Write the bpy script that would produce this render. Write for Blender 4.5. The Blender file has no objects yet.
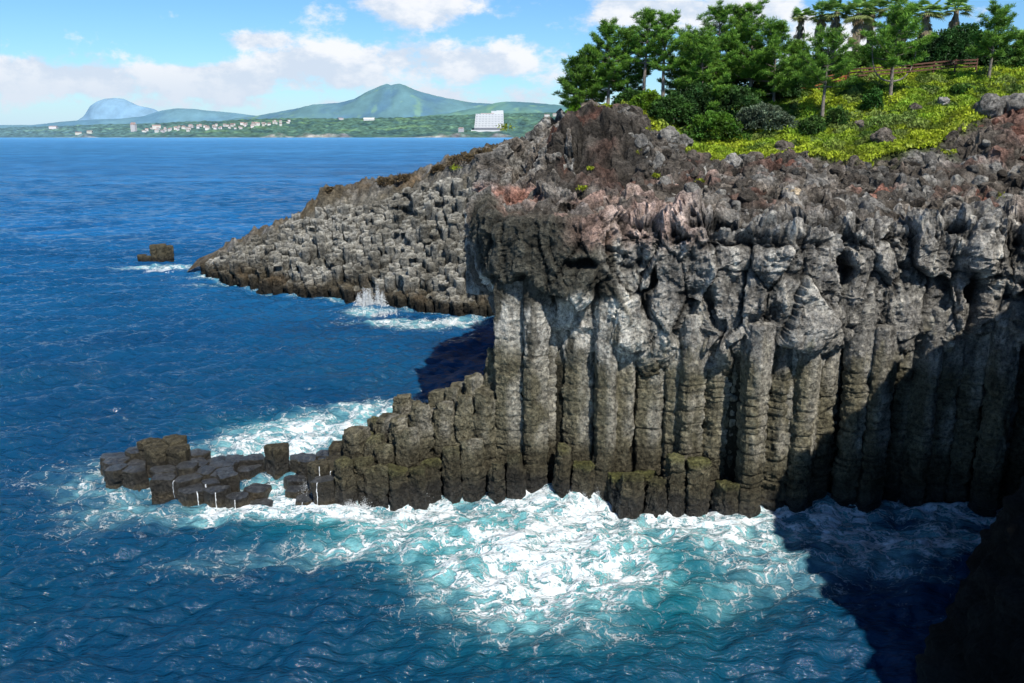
import bpy, math, random
import numpy as np
from mathutils import Vector

random.seed(7)
RNG = np.random.default_rng(11)
scene = bpy.context.scene
COL = scene.collection
R = math.radians

# ------------------------------------------------------------------ camera
F = 850.0
CAMZ = 25.0
PITCH = math.atan(209.0 / F)
cd = bpy.data.cameras.new('camera')
cam = bpy.data.objects.new('camera', cd)
COL.objects.link(cam)
cam.location = (0, 0, CAMZ)
cam.rotation_euler = (math.pi / 2 - PITCH, 0, 0)
cd.sensor_width = 36.0
cd.lens = F / 1024 * 36.0
cd.clip_start = 0.5
cd.clip_end = 120000
scene.camera = cam
CP, SP = math.cos(PITCH), math.sin(PITCH)


def ray(px, py):
    u = (px - 512) / F
    v = (341.5 - py) / F
    return u, CP + v * SP, -SP + v * CP


def atY(px, py, Y):
    x, y, z = ray(px, py)
    t = Y / y
    return x * t, Y, CAMZ + z * t


def atZ(px, py, Z=0.0):
    x, y, z = ray(px, py)
    t = (Z - CAMZ) / z
    return x * t, y * t, Z


# ------------------------------------------------------------------ noise (numpy)
def _h(ix, iy, iz, seed):
    with np.errstate(over='ignore'):
        h = (ix.astype(np.int64) * 374761393 + iy.astype(np.int64) * 668265263 + iz.astype(np.int64) * 2147483647 + seed * 1274126177) & 0xffffffff
        h = ((h ^ (h >> 13)) * 1274126177) & 0xffffffff
        h = ((h ^ (h >> 16)) * 2246822519) & 0xffffffff
        h = h ^ (h >> 15)
    return h


def perlin(p, seed=0):
    p = np.asarray(p, dtype=np.float64)
    i = np.floor(p).astype(np.int64)
    f = p - i
    w = f * f * f * (f * (f * 6 - 15) + 10)
    out = np.zeros(len(p))
    for dx in (0, 1):
        for dy in (0, 1):
            for dz in (0, 1):
                h = _h(i[:, 0] + dx, i[:, 1] + dy, i[:, 2] + dz, seed)
                gx = ((h & 1023) / 511.5) - 1
                gy = (((h >> 10) & 1023) / 511.5) - 1
                gz = (((h >> 20) & 1023) / 511.5) - 1
                d = gx * (f[:, 0] - dx) + gy * (f[:, 1] - dy) + gz * (f[:, 2] - dz)
                wx = w[:, 0] if dx else 1 - w[:, 0]
                wy = w[:, 1] if dy else 1 - w[:, 1]
                wz = w[:, 2] if dz else 1 - w[:, 2]
                out += d * wx * wy * wz
    return out * 1.25


def fbm(p, oct=4, seed=0, gain=0.5):
    p = np.asarray(p, dtype=np.float64)
    a, s, o = 1.0, 0.0, np.zeros(len(p))
    q = p.copy()
    for k in range(oct):
        o += a * perlin(q, seed + k * 17)
        s += a
        a *= gain
        q = q * 2.03 + 13.7
    return o / s


def ridged(p, oct=4, seed=0):
    a, s, o = 1.0, 0.0, np.zeros(len(p))
    q = np.asarray(p, dtype=np.float64).copy()
    for k in range(oct):
        o += a * (1 - np.abs(perlin(q, seed + k * 31)) * 2)
        s += a
        a *= 0.5
        q = q * 2.1 + 7.3
    return o / s


def worley(p, seed=0):
    p = np.asarray(p, dtype=np.float64)
    i = np.floor(p).astype(np.int64)
    f = p - i
    f1 = np.full(len(p), 9.0)
    f2 = np.full(len(p), 9.0)
    cid = np.zeros(len(p))
    for dx in (-1, 0, 1):
        for dy in (-1, 0, 1):
            for dz in (-1, 0, 1):
                h = _h(i[:, 0] + dx, i[:, 1] + dy, i[:, 2] + dz, seed)
                qx = dx + (h & 1023) / 1023.0 - f[:, 0]
                qy = dy + ((h >> 10) & 1023) / 1023.0 - f[:, 1]
                qz = dz + ((h >> 20) & 1023) / 1023.0 - f[:, 2]
                d = np.sqrt(qx * qx + qy * qy + qz * qz)
                m = d < f1
                f2 = np.where(m, f1, np.minimum(f2, d))
                cid = np.where(m, (h % 9973) / 9973.0, cid)
                f1 = np.where(m, d, f1)
    return f1, f2, cid


def sstep(a, b, x):
    t = np.clip((x - a) / (b - a), 0, 1)
    return t * t * (3 - 2 * t)


def mixc(a, b, t):
    t = np.asarray(t)[:, None]
    return np.asarray(a) * (1 - t) + np.asarray(b) * t


# ------------------------------------------------------------------ mesh helpers
def tag(o, label=None, cat=None, group=None, kind=None):
    if label: o['label'] = label
    if cat: o['category'] = cat
    if group: o['group'] = group
    if kind: o['kind'] = kind
    return o


def link(name, me, parent=None):
    o = bpy.data.objects.new(name, me)
    COL.objects.link(o)
    if parent is not None:
        o.parent = parent
    return o


def empty(name, loc=(0, 0, 0)):
    o = bpy.data.objects.new(name, None)
    COL.objects.link(o)
    o.location = loc
    o.empty_display_size = 0.3
    return o


def make_mesh(name, V, Fc, mat=None, C=None, smooth=True, attrs=None):
    """V (n,3); Fc (m,k) int array or list of such arrays; C (n,4) colour attribute 'Col'"""
    me = bpy.data.meshes.new(name)
    V = np.asarray(V, dtype=np.float32)
    if not isinstance(Fc, list):
        Fc = [Fc]
    Fc = [np.asarray(f, dtype=np.int32) for f in Fc if len(f)]
    nl = sum(f.size for f in Fc)
    nf = sum(len(f) for f in Fc)
    me.vertices.add(len(V))
    me.vertices.foreach_set('co', V.ravel())
    me.loops.add(nl)
    me.loops.foreach_set('vertex_index', np.concatenate([f.ravel() for f in Fc]))
    me.polygons.add(nf)
    sizes = np.concatenate([np.full(len(f), f.shape[1], dtype=np.int32) for f in Fc])
    starts = np.concatenate([[0], np.cumsum(sizes)[:-1]]).astype(np.int32)
    me.polygons.foreach_set('loop_start', starts)
    me.polygons.foreach_set('loop_total', sizes)
    me.polygons.foreach_set('use_smooth', np.full(nf, bool(smooth)))
    if C is not None:
        C = np.asarray(C, dtype=np.float32)
        if C.shape[1] == 3:
            C = np.concatenate([C, np.zeros((len(C), 1), np.float32)], 1)
        a = me.color_attributes.new('Col', 'FLOAT_COLOR', 'POINT')
        a.data.foreach_set('color', np.clip(C, 0, 1).ravel())
    if attrs:
        for k, v in attrs.items():
            a = me.attributes.new(k, 'FLOAT', 'POINT')
            a.data.foreach_set('value', np.asarray(v, dtype=np.float32))
    if mat:
        me.materials.append(mat)
    me.update(calc_edges=True)
    me.validate()
    return me


def grid_faces(nr, nc, wrap=False):
    r = np.arange(nr - 1)[:, None]
    c = np.arange(nc if wrap else nc - 1)[None, :]
    c2 = (c + 1) % nc
    a = r * nc + c
    b = r * nc + c2
    d = (r + 1) * nc + c2
    e = (r + 1) * nc + c
    return np.stack([a, b, d, e], -1).reshape(-1, 4)


class MB:
    """collects pieces into one mesh"""
    def __init__(s):
        s.V, s.Fq, s.Ft, s.C, s.n = [], [], [], [], 0

    def add(s, V, Fc, C=None):
        V = np.asarray(V, dtype=np.float64)
        Fc = np.asarray(Fc, dtype=np.int64)
        (s.Fq if Fc.shape[1] == 4 else s.Ft).append(Fc + s.n)
        s.V.append(V)
        if C is None:
            C = np.full((len(V), 3), 0.5)
        C = np.asarray(C, dtype=np.float64)
        if C.ndim == 1:
            C = np.tile(C, (len(V), 1))
        s.C.append(C)
        s.n += len(V)

    def box(s, c, size, col=(.5, .5, .5), rz=0.0):
        x, y, z = [q / 2 for q in size]
        v = np.array([[-x, -y, -z], [x, -y, -z], [x, y, -z], [-x, y, -z], [-x, -y, z], [x, -y, z], [x, y, z], [-x, y, z]])
        ca, sa = math.cos(rz), math.sin(rz)
        v = np.stack([v[:, 0] * ca - v[:, 1] * sa, v[:, 0] * sa + v[:, 1] * ca, v[:, 2]], 1) + np.asarray(c)
        f = np.array([[0, 3, 2, 1], [4, 5, 6, 7], [0, 1, 5, 4], [1, 2, 6, 5], [2, 3, 7, 6], [3, 0, 4, 7]])
        s.add(v, f, np.tile(np.asarray(col, float), (8, 1)))

    def tube(s, pts, rad, n=8, col=(.2, .2, .2)):
        pts = np.asarray(pts, float)
        rad = np.broadcast_to(np.asarray(rad, float), (len(pts),))
        tg = np.gradient(pts, axis=0)
        tg /= np.linalg.norm(tg, axis=1)[:, None] + 1e-9
        up = np.where(np.abs(tg[:, 2:3]) > .9, np.array([[1., 0, 0]]), np.array([[0., 0, 1.]]))
        a = np.cross(tg, up); a /= np.linalg.norm(a, axis=1)[:, None] + 1e-9
        b = np.cross(tg, a)
        th = np.linspace(0, 2 * np.pi, n, endpoint=False)
        V = pts[:, None, :] + rad[:, None, None] * (np.cos(th)[None, :, None] * a[:, None, :] + np.sin(th)[None, :, None] * b[:, None, :])
        s.add(V.reshape(-1, 3), grid_faces(len(pts), n, True)[:, ::-1], np.tile(np.asarray(col, float), (len(pts) * n, 1)))

    def build(s, name, mat, parent=None, smooth=False, wet=None):
        C = np.concatenate(s.C)
        me = make_mesh(name, np.concatenate(s.V), [np.concatenate(q) for q in (s.Fq, s.Ft) if q], mat, C, smooth)
        return link(name, me, parent)


# ------------------------------------------------------------------ materials
def new_mat(name):
    m = bpy.data.materials.new(name)
    m.use_nodes = True
    nt = m.node_tree
    nt.nodes.clear()
    out = nt.nodes.new('ShaderNodeOutputMaterial')
    return m, nt, out


def N(nt, t, **kw):
    n = nt.nodes.new(t)
    for k, v in kw.items():
        if k.startswith('i_'):
            n.inputs[k[2:].replace('_', ' ')].default_value = v
        else:
            setattr(n, k, v)
    return n


def L(nt, a, b):
    nt.links.new(a, b)


def math_n(nt, op, a, b=None, c=None, clamp=False):
    n = nt.nodes.new('ShaderNodeMath')
    n.operation = op
    n.use_clamp = clamp
    for i, q in enumerate((a, b, c)):
        if q is None: continue
        if isinstance(q, (int, float)): n.inputs[i].default_value = q
        else: nt.links.new(q, n.inputs[i])
    return n.outputs[0]


def maprange(nt, v, a, b, c=0.0, d=1.0, smooth=True):
    n = nt.nodes.new('ShaderNodeMapRange')
    n.interpolation_type = 'SMOOTHSTEP' if smooth else 'LINEAR'
    n.clamp = True
    for k, q in (('Value', v), ('From Min', a), ('From Max', b), ('To Min', c), ('To Max', d)):
        if isinstance(q, (int, float)): n.inputs[k].default_value = q
        else: nt.links.new(q, n.inputs[k])
    return n.outputs['Result']


def mixrgb(nt, f, a, b, blend='MIX'):
    n = nt.nodes.new('ShaderNodeMix')
    n.data_type = 'RGBA'
    n.blend_type = blend
    n.clamp_factor = True
    for k, q in ((0, f), (6, a), (7, b)):
        if isinstance(q, (int, float)): n.inputs[k].default_value = q
        elif isinstance(q, tuple): n.inputs[k].default_value = q if len(q) == 4 else (*q, 1)
        else: nt.links.new(q, n.inputs[k])
    return n.outputs[2]


def objcoord(nt):
    return N(nt, 'ShaderNodeNewGeometry').outputs['Position']


def noise(nt, vec, scale, detail=4, rough=0.6, dist=0.0):
    n = N(nt, 'ShaderNodeTexNoise')
    n.inputs['Scale'].default_value = scale
    n.inputs['Detail'].default_value = detail
    n.inputs['Roughness'].default_value = rough
    n.inputs['Distortion'].default_value = dist
    if vec is not None: nt.links.new(vec, n.inputs['Vector'])
    return n


def rock_material(name, scale=1.0, bump=0.08, contrast=0.6, zs=0.14):
    """rock: albedo from the 'Col' attribute (alpha = wetness), broken up by noise, speckle and pits"""
    m, nt, out = new_mat(name)
    at = N(nt, 'ShaderNodeAttribute', attribute_name='Col')
    pos = objcoord(nt)
    n1 = noise(nt, pos, 0.9 * scale, 9, 0.72)
    n2 = noise(nt, pos, 3.6 * scale, 8, 0.74, .3)
    n3 = noise(nt, pos, 11.0 * scale, 4, 0.65)
    vo = N(nt, 'ShaderNodeTexVoronoi', feature='F1'); vo.inputs['Scale'].default_value = 3.2 * scale
    wv_ = N(nt, 'ShaderNodeVectorMath', operation='SCALE'); L(nt, n2.outputs['Color'], wv_.inputs[0]); wv_.inputs['Scale'].default_value = .35
    wa = N(nt, 'ShaderNodeVectorMath', operation='ADD'); L(nt, pos, wa.inputs[0]); L(nt, wv_.outputs[0], wa.inputs[1])
    L(nt, wa.outputs[0], vo.inputs['Vector'])
    mp = N(nt, 'ShaderNodeMapping')
    mp.inputs['Scale'].default_value = (1.0, 1.0, zs)
    L(nt, pos, mp.inputs['Vector'])
    n4 = noise(nt, mp.outputs[0], 2.2 * scale, 6, 0.7)       # vertical streaks
    s = math_n(nt, 'ADD', math_n(nt, 'MULTIPLY', n1.outputs[0], 0.8), math_n(nt, 'MULTIPLY', n2.outputs[0], 0.8))
    s = math_n(nt, 'ADD', s, math_n(nt, 'MULTIPLY', n4.outputs[0], 0.5))
    f = maprange(nt, s, 0.80, 1.30, (1 - contrast) * 1.32, (1 + contrast) * 1.32, smooth=False)
    sp = maprange(nt, n3.outputs[0], 0.34, 0.52, 0.55, 1.05)
    pit = maprange(nt, vo.outputs['Distance'], .08, .34, .55, 1.0)
    f = math_n(nt, 'MULTIPLY', math_n(nt, 'MULTIPLY', f, sp), pit)
    lich = maprange(nt, n1.outputs[0], .56, .68, 0, .35)     # pale dry crust
    col = mixrgb(nt, 1.0, at.outputs['Color'], f, 'MULTIPLY')
    crust = mixrgb(nt, 1.0, at.outputs['Color'], (1.75, 1.7, 1.6), 'MULTIPLY')
    col = mixrgb(nt, lich, col, crust)
    p = N(nt, 'ShaderNodeBsdfPrincipled')
    L(nt, col, p.inputs['Base Color'])
    rg = maprange(nt, at.outputs['Alpha'], 0, 1, 0.95, 0.36, smooth=False)
    L(nt, rg, p.inputs['Roughness'])
    L(nt, maprange(nt, at.outputs['Alpha'], 0, 1, .15, .5, smooth=False), p.inputs['Specular IOR Level'])
    b = N(nt, 'ShaderNodeBump')
    b.inputs['Strength'].default_value = 1.0
    b.inputs['Distance'].default_value = bump
    hsum = math_n(nt, 'ADD', n2.outputs[0], math_n(nt, 'MULTIPLY', n3.outputs[0], 0.35))
    hsum = math_n(nt, 'ADD', hsum, math_n(nt, 'MULTIPLY', vo.outputs['Distance'], 0.5))
    L(nt, hsum, b.inputs['Height'])
    L(nt, b.outputs[0], p.inputs['Normal'])
    L(nt, p.outputs[0], out.inputs[0])
    return m


def leaf_material(name, trans=0.35, rough=0.6):
    m, nt, out = new_mat(name)
    at = N(nt, 'ShaderNodeAttribute', attribute_name='Col')
    n1 = noise(nt, objcoord(nt), 1.6, 3, 0.6)
    f = maprange(nt, n1.outputs[0], 0.3, 0.7, 0.65, 1.35, smooth=False)
    col = mixrgb(nt, 1.0, at.outputs['Color'], f, 'MULTIPLY')
    p = N(nt, 'ShaderNodeBsdfPrincipled')
    p.inputs['Roughness'].default_value = rough
    p.inputs['Specular IOR Level'].default_value = 0.25
    L(nt, col, p.inputs['Base Color'])
    t = N(nt, 'ShaderNodeBsdfTranslucent')
    L(nt, col, t.inputs['Color'])
    mx = N(nt, 'ShaderNodeMixShader')
    mx.inputs[0].default_value = trans
    L(nt, p.outputs[0], mx.inputs[1])
    L(nt, t.outputs[0], mx.inputs[2])
    L(nt, mx.outputs[0], out.inputs[0])
    return m


def attr_material(name, rough=0.8, scale=3.0, contrast=0.3):
    m, nt, out = new_mat(name)
    at = N(nt, 'ShaderNodeAttribute', attribute_name='Col')
    n1 = noise(nt, objcoord(nt), scale, 5, 0.65)
    f = maprange(nt, n1.outputs[0], 0.3, 0.7, 1 - contrast, 1 + contrast, smooth=False)
    col = mixrgb(nt, 1.0, at.outputs['Color'], f, 'MULTIPLY')
    p = N(nt, 'ShaderNodeBsdfPrincipled')
    p.inputs['Roughness'].default_value = rough
    p.inputs['Specular IOR Level'].default_value = 0.2
    L(nt, col, p.inputs['Base Color'])
    L(nt, p.outputs[0], out.inputs[0])
    return m


M_ROCK = rock_material('basalt', 1.0, 0.34, 0.72)
M_RUBBLE = rock_material('clinker', 1.0, 0.30, 0.6, 1.0)
M_FARROCK = rock_material('basalt_far', 0.6, 0.45, 0.6)
M_LEAF = leaf_material('foliage', 0.3)
M_NEEDLE = leaf_material('pine_needles', 0.25, 0.5)
M_BARK = attr_material('bark', 0.9, 6.0, 0.4)
M_PAINT = attr_material('paint', 0.75, 1.0, 0.12)
M_HAZE = attr_material('hazy_hill', 0.95, 0.006, 0.18)
M_HILL = attr_material('hill_cover', 0.95, 0.035, 0.6)

# ------------------------------------------------------------------ terrain functions
CTRL = np.array([
    (-2.4, 58.5, 18.3), (5.8, 58, 19.7), (13, 60, 21.0), (21, 60, 20.8), (27, 60, 20.6), (34, 59, 20.4), (42, 56, 20), (50, 55, 22),
    (21, 66, 22.6), (27, 70, 23.3), (13, 67, 22.3), (34, 68, 24.2), (40, 68, 25.8), (48, 66, 27),
    (0.8, 70, 20.8), (1.0, 75, 20.6), (7.2, 72, 26.7), (-1.2, 66, 18.9), (3.5, 76, 25.2), (7, 66, 22.0), (-1.4, 72, 18.9), (-1, 77, 18.6), (2.8, 70, 24.4), (14.7, 72, 22.9),
    (12, 82, 27.1), (7.5, 85, 27.2), (17.2, 80, 24.5), (25.7, 78, 25.4), (32.5, 88, 30.0), (43, 88, 30.8), (49, 85, 30.5),
    (35.2, 80, 27.5), (42, 76, 27.7), (15, 100, 26), (30, 105, 31), (60, 105, 32), (60, 80, 31), (10, 112, 20), (12, 125, 20), (20, 130, 26), (70, 60, 28), (3, 84, 23), (24, 90, 28.6)])


class RBF:
    def __init__(s, pts):
        pts = np.asarray(pts, float)
        s.p = pts[:, :2]
        n = len(pts)
        D = np.linalg.norm(s.p[:, None] - s.p[None], axis=2)
        A = np.zeros((n + 3, n + 3))
        A[:n, :n] = D
        A[:n, n] = 1; A[:n, n + 1:] = s.p
        A[n, :n] = 1; A[n + 1:, :n] = s.p.T
        s.w = np.linalg.solve(A, np.concatenate([pts[:, 2], [0, 0, 0]]))

    def __call__(s, x, y):
        x = np.asarray(x, float).ravel(); y = np.asarray(y, float).ravel()
        o = s.w[-3] + s.w[-2] * x + s.w[-1] * y
        for k in range(len(s.p)):
            o += s.w[k] * np.hypot(x - s.p[k, 0], y - s.p[k, 1])
        return o


T = RBF(CTRL)
RIM = np.array([(50, 49), (42, 51.5), (36, 53), (30, 54.6), (25, 55.4), (21.5, 55.2), (19, 53.9), (16, 53.7), (13, 55), (9, 56), (3.5, 57), (1.3, 57.8),
                (0.3, 59.3), (.3, 63), (.3, 67), (.4, 71), (.8, 76), (2.5, 82), (8, 89), (12, 100), (10, 115), (10, 128)], float)


def resample(P, ds, smooth=1.0):
    seg = np.linalg.norm(np.diff(P, axis=0), axis=1)
    s = np.concatenate([[0], np.cumsum(seg)])
    n = int(s[-1] / ds) + 1
    t = np.linspace(0, s[-1], n)
    Q = np.stack([np.interp(t, s, P[:, 0]), np.interp(t, s, P[:, 1])], 1)
    k = max(1, int(smooth / ds))
    for _ in range(2):
        ker = np.ones(2 * k + 1) / (2 * k + 1)
        Qp = np.concatenate([np.tile(Q[:1], (k, 1)), Q, np.tile(Q[-1:], (k, 1))])
        Q = np.stack([np.convolve(Qp[:, i], ker, 'valid') for i in range(2)], 1)
    return Q


GL_X = [-5, 9.5, 12, 15, 18, 21, 24, 27, 30, 33, 36, 40, 44, 50, 60]
GL_Y = [88, 84, 77, 71.5, 69, 70, 68.5, 68, 67.0, 67.5, 69.5, 71.5, 73, 73.5, 74]


def grass_amount(x, y):
    """0 on bare rock, 1 where the ground cover grows"""
    g = np.interp(x, GL_X, GL_Y)
    n = fbm(np.stack([x * .22, y * .22, np.zeros_like(x)], 1), 3, 5)
    return sstep(-1.0, 1.2, y - g + n * 5.0)


# rock colours (albedo)
WET = np.array((.021, .019, .015))
OLIVE_D = np.array((.052, .046, .030))
OLIVE = np.array((.112, .102, .068))
LIGHT = np.array((.45, .43, .38))
GREY = np.array((.215, .206, .188))
CAPD = np.array((.050, .048, .038))
PINK = np.array((.29, .19, .155))
BROWN = np.array((.102, .088, .073))
REDC = np.array((.14, .070, .052))
MOSS = np.array((.075, .080, .018))


def wall_colour(P, xr, nn=None):
    """albedo of the main wall by height and place"""
    x, z = P[:, 0], P[:, 2]
    n1 = fbm(P * np.array([.35, .35, .22]), 4, 21)
    n2 = fbm(P * np.array([1.1, 1.1, .35]), 4, 22)
    n3 = fbm(P * np.array([.16, .16, .16]), 3, 23)
    zz = z + n1 * 3.0
    c = mixc(WET, OLIVE_D, sstep(.5, 1.7, zz))
    c = mixc(c, OLIVE, sstep(2.2, 5.0, zz))
    lt = mixc(LIGHT * .86, GREY * .8, sstep(8, 13, x + n3 * 8))
    lt = mixc(lt, OLIVE, sstep(.12, .35, n2 + .5 * n1) * .8)
    c = mixc(c, lt, sstep(9.2, 11.4, zz) * .92)
    dark = mixc(CAPD, CAPD * .8, sstep(-.2, .2, n2))
    # dark smooth cap of the left corner and dark run-off below it
    capm = sstep(13.6, 14.8, z + n1 * 3.0) * (1 - sstep(5.2, 7.4, x + n3 * 5))
    c = mixc(c, dark, capm)
    run = sstep(.10, .24, n2 + n1 * .5) * sstep(8.5, 11, z) * (1 - sstep(8, 11, x))
    c = mixc(c, dark * 1.3, run * .75)
    gr = mixc(GREY * .66, LIGHT * .70, sstep(-.10, .30, n2 - .08))
    gr = mixc(gr, BROWN * .9, sstep(.05, .4, n3 + n1 * .4) * .55)
    up = sstep(12.2, 14.5, zz) * sstep(6.4, 8.4, x + n3 * 5)
    c = mixc(c, gr, up)
    pk = sstep(17.4, 18.8, z + n2 * 1.5) * sstep(2.6, 5.0, x + n1 * 2) * (1 - sstep(10.5, 14, x + n1 * 5)) * sstep(-.25, .15, n1 + .15)
    c = mixc(c, PINK, pk * .55)
    return c


# ------------------------------------------------------------------ the columns
def hexcell(pts, i, rad):
    """Voronoi neighbours of point i as (distance, angle) half-planes"""
    d = pts - pts[i]
    r = np.hypot(d[:, 0], d[:, 1])
    m = (r > 1e-6) & (r < rad)
    return r[m] / 2, np.arctan2(d[m, 1], d[m, 0])


def column_mesh(dist, ang, zb, zt, rng, nang=52, dz=.11, shrink=.965, seg=(.55, 1.1), segamp=.07, seg_top=99., rough=.09, lean=(0, 0), fat=0.0, tops=(.93, .62, .25, .02), bowl=0.0, tilt=(0, 0), seed=0, off=(0, 0), round_p=30, taper=0.0):
    th = np.linspace(0, 2 * np.pi, nang, endpoint=False)
    cs = np.maximum(np.cos(th[:, None] - ang[None]), 0) / (dist[None] * shrink)
    rp = (np.sum(cs ** round_p, axis=1)) ** (-1.0 / round_p)
    rp = np.minimum(rp, np.median(rp) * 1.35)
    z = np.arange(zb, zt, dz)
    z = np.append(z, zt)
    nz = len(z)
    edges = [zb]
    while edges[-1] < zt:
        edges.append(edges[-1] + rng.uniform(*seg) * rng.uniform(.7, 1.4))
    edges = np.array(edges)
    ne = len(edges)
    k = np.clip(np.searchsorted(edges, z, side='right') - 1, 0, ne - 2)
    ln = edges[k + 1] - edges[k]
    t = (z - edges[k]) / ln
    de = np.minimum(t, 1 - t) * ln                      # distance to the nearest joint
    groove = np.exp(-(de / .09) ** 2) * rng.uniform(.2, 1.0, ne)[k]
    bulge = 1 - np.abs(2 * t - 1) ** 4.0
    fade = 1 - sstep(seg_top - .8, seg_top + .6, z)
    A = segamp / .07
    ksc = rng.normal(0, .030, ne) * A
    kox = rng.normal(0, .045, (ne, 2)) * A
    ksk = rng.normal(0, .10, (ne, 2)) * min(A, 1.5)      # blocks lean and wedge a little
    krot = rng.normal(0, .05, ne)
    sc = 1 + fade * (segamp * (bulge - .8) * 1.5 + ksc[k] - .045 * groove)
    sc = sc * (1 + fat * (1 - fade)) * (1 - taper * np.clip((z - (zt - 2.5)) / 2.5, 0, 1) ** 1.5)
    er = np.clip((z - (zt - .16)) / .16, 0, 1)
    sc = sc * (1 - .06 * er ** 2)
    h = (z - zb)
    ux, uy = rp * np.cos(th), rp * np.sin(th)
    sk = 1 + (fade * (t - .5))[:, None] * (ksk[k, :1] * np.cos(th)[None] + ksk[k, 1:] * np.sin(th)[None]) * .8
    X = ux[None] * sc[:, None] * sk + (kox[k, :1]) * fade[:, None] + lean[0] * h[:, None]
    Y = uy[None] * sc[:, None] * sk + (kox[k, 1:]) * fade[:, None] + lean[1] * h[:, None]
    # chunks broken off some blocks: cut by a tilted vertical plane
    for e in range(ne - 1):
        if rng.uniform() < .30:
            aa = rng.uniform(0, 6.28); cut = np.median(rp) * rng.uniform(.72, .92)
            r_ = np.where(k == e)[0]
            if edges[e] > seg_top: continue
            pr = X[r_] * math.cos(aa) + Y[r_] * math.sin(aa)
            ex = np.maximum(pr - cut - .35 * np.abs(t[r_] - .5)[:, None], 0)
            X[r_] -= ex * math.cos(aa); Y[r_] -= ex * math.sin(aa)
    Z = np.repeat(z[:, None], nang, 1)
    rings = [np.stack([X, Y, Z], -1)]
    last = rings[0][-1]
    cen = last.mean(0)
    for q in tops:
        rg = cen + (last - cen) * q
        rg = rg.copy()
        rg[:, 2] = zt + (.07 * (1 - q ** 2) if bowl == 0 else (.05 - bowl * (1 - (q / .93) ** 2)))
        rings.append(rg[None])
    V = np.concatenate(rings)
    nr = V.shape[0]
    tt = sstep(zt - 1.0, zt, V[..., 2])
    V[..., 2] += tt * (tilt[0] * (V[..., 0] - cen[0]) + tilt[1] * (V[..., 1] - cen[1]))
    V = V.reshape(-1, 3)
    rad = V.copy(); rad[:, 2] = 0
    rad /= np.linalg.norm(rad, axis=1)[:, None] + 1e-6
    V[:, 0] += off[0]; V[:, 1] += off[1]
    d1 = fbm(V * np.array([.8, .8, .5]), 3, 3) * rough * 1.4
    f1, f2, cid = worley(V * np.array([1.9, 1.9, 1.5]) + .4 * d1[:, None], 14)
    g1, g2, gid = worley(V * np.array([4.2, 4.2, 3.4]) + 9, 15)
    d2 = (cid - .5) * rough * 1.2 + (gid - .5) * rough * .7 + fbm(V * 4.2, 3, 4) * rough * .7
    V += rad * (d1 + d2)[:, None]
    V[:, 2] += d2 * .5
    notch = np.zeros((nr, nang)); notch[:nz] = (fade * np.maximum(groove, (1 - bulge) * .6 * min(A, 1)))[:, None]
    top = np.zeros((nr, nang)); top[nz - 1:] = 1
    return V, grid_faces(nr, nang, True), notch.ravel(), top.ravel(), d1 * .5 + d2, np.tile(th, nr)


YW_X = [-40, -2, 3, 9, 13, 16, 19, 21.5, 25, 30, 36, 42, 50]
YW_Y = [58, 58, 57.1, 56.1, 55.1, 53.6, 53.8, 55.2, 55.5, 54.8, 53.2, 51.6, 49]
YF_X = [-31.5, -30, -26, -21, -17, -12, -8, -4, 0, 3, 5, 7, 9, 12, 14, 15.5, 17, 19, 21, 25, 30, 36, 42, 50]
YF_Y = [59.2, 58.0, 56.4, 54.4, 54.0, 54.4, 54.7, 55.2, 55.6, 55.3, 54.6, 53.8, 52.9, 52.6, 52.5, 52.6, 52.8, 53.0, 53.6, 54.6, 54.0, 52.4, 50.8, 48.5]

sp = 1.56
lat = []
lr = np.random.default_rng(5)
for j in range(0, 19):
    for i in range(-26, 32):
        lat.append((i * sp + (j % 2) * sp / 2 + lr.normal(0, .27) + .4, 50.6 + j * sp * .866 + lr.normal(0, .25)))
lat = np.array(lat)

TRICKLES = []
PENDING = []
sea_cliff = empty('sea_cliff', (10, 57, 0))
tag(sea_cliff, kind='structure')
sea_cliff['label'] = 'tall cliff of grey brown basalt columns under a lumpy lava cap, facing the foaming sea'
reef = empty('columnar_reef', (-20, 57, 0))
reef['label'] = 'low dark reef of broken basalt column stumps running out to sea at the left of the cliff'
tag(reef, kind='structure')


def add_column(parent, name, V, Fq, C, wet, mat, smooth=True):
    base = np.array(parent.location)
    C4 = np.concatenate([C, wet[:, None]], 1)
    me = make_mesh(name, V - base, Fq, mat, C4, smooth)
    o = link(name, me, parent)
    return o


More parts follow.
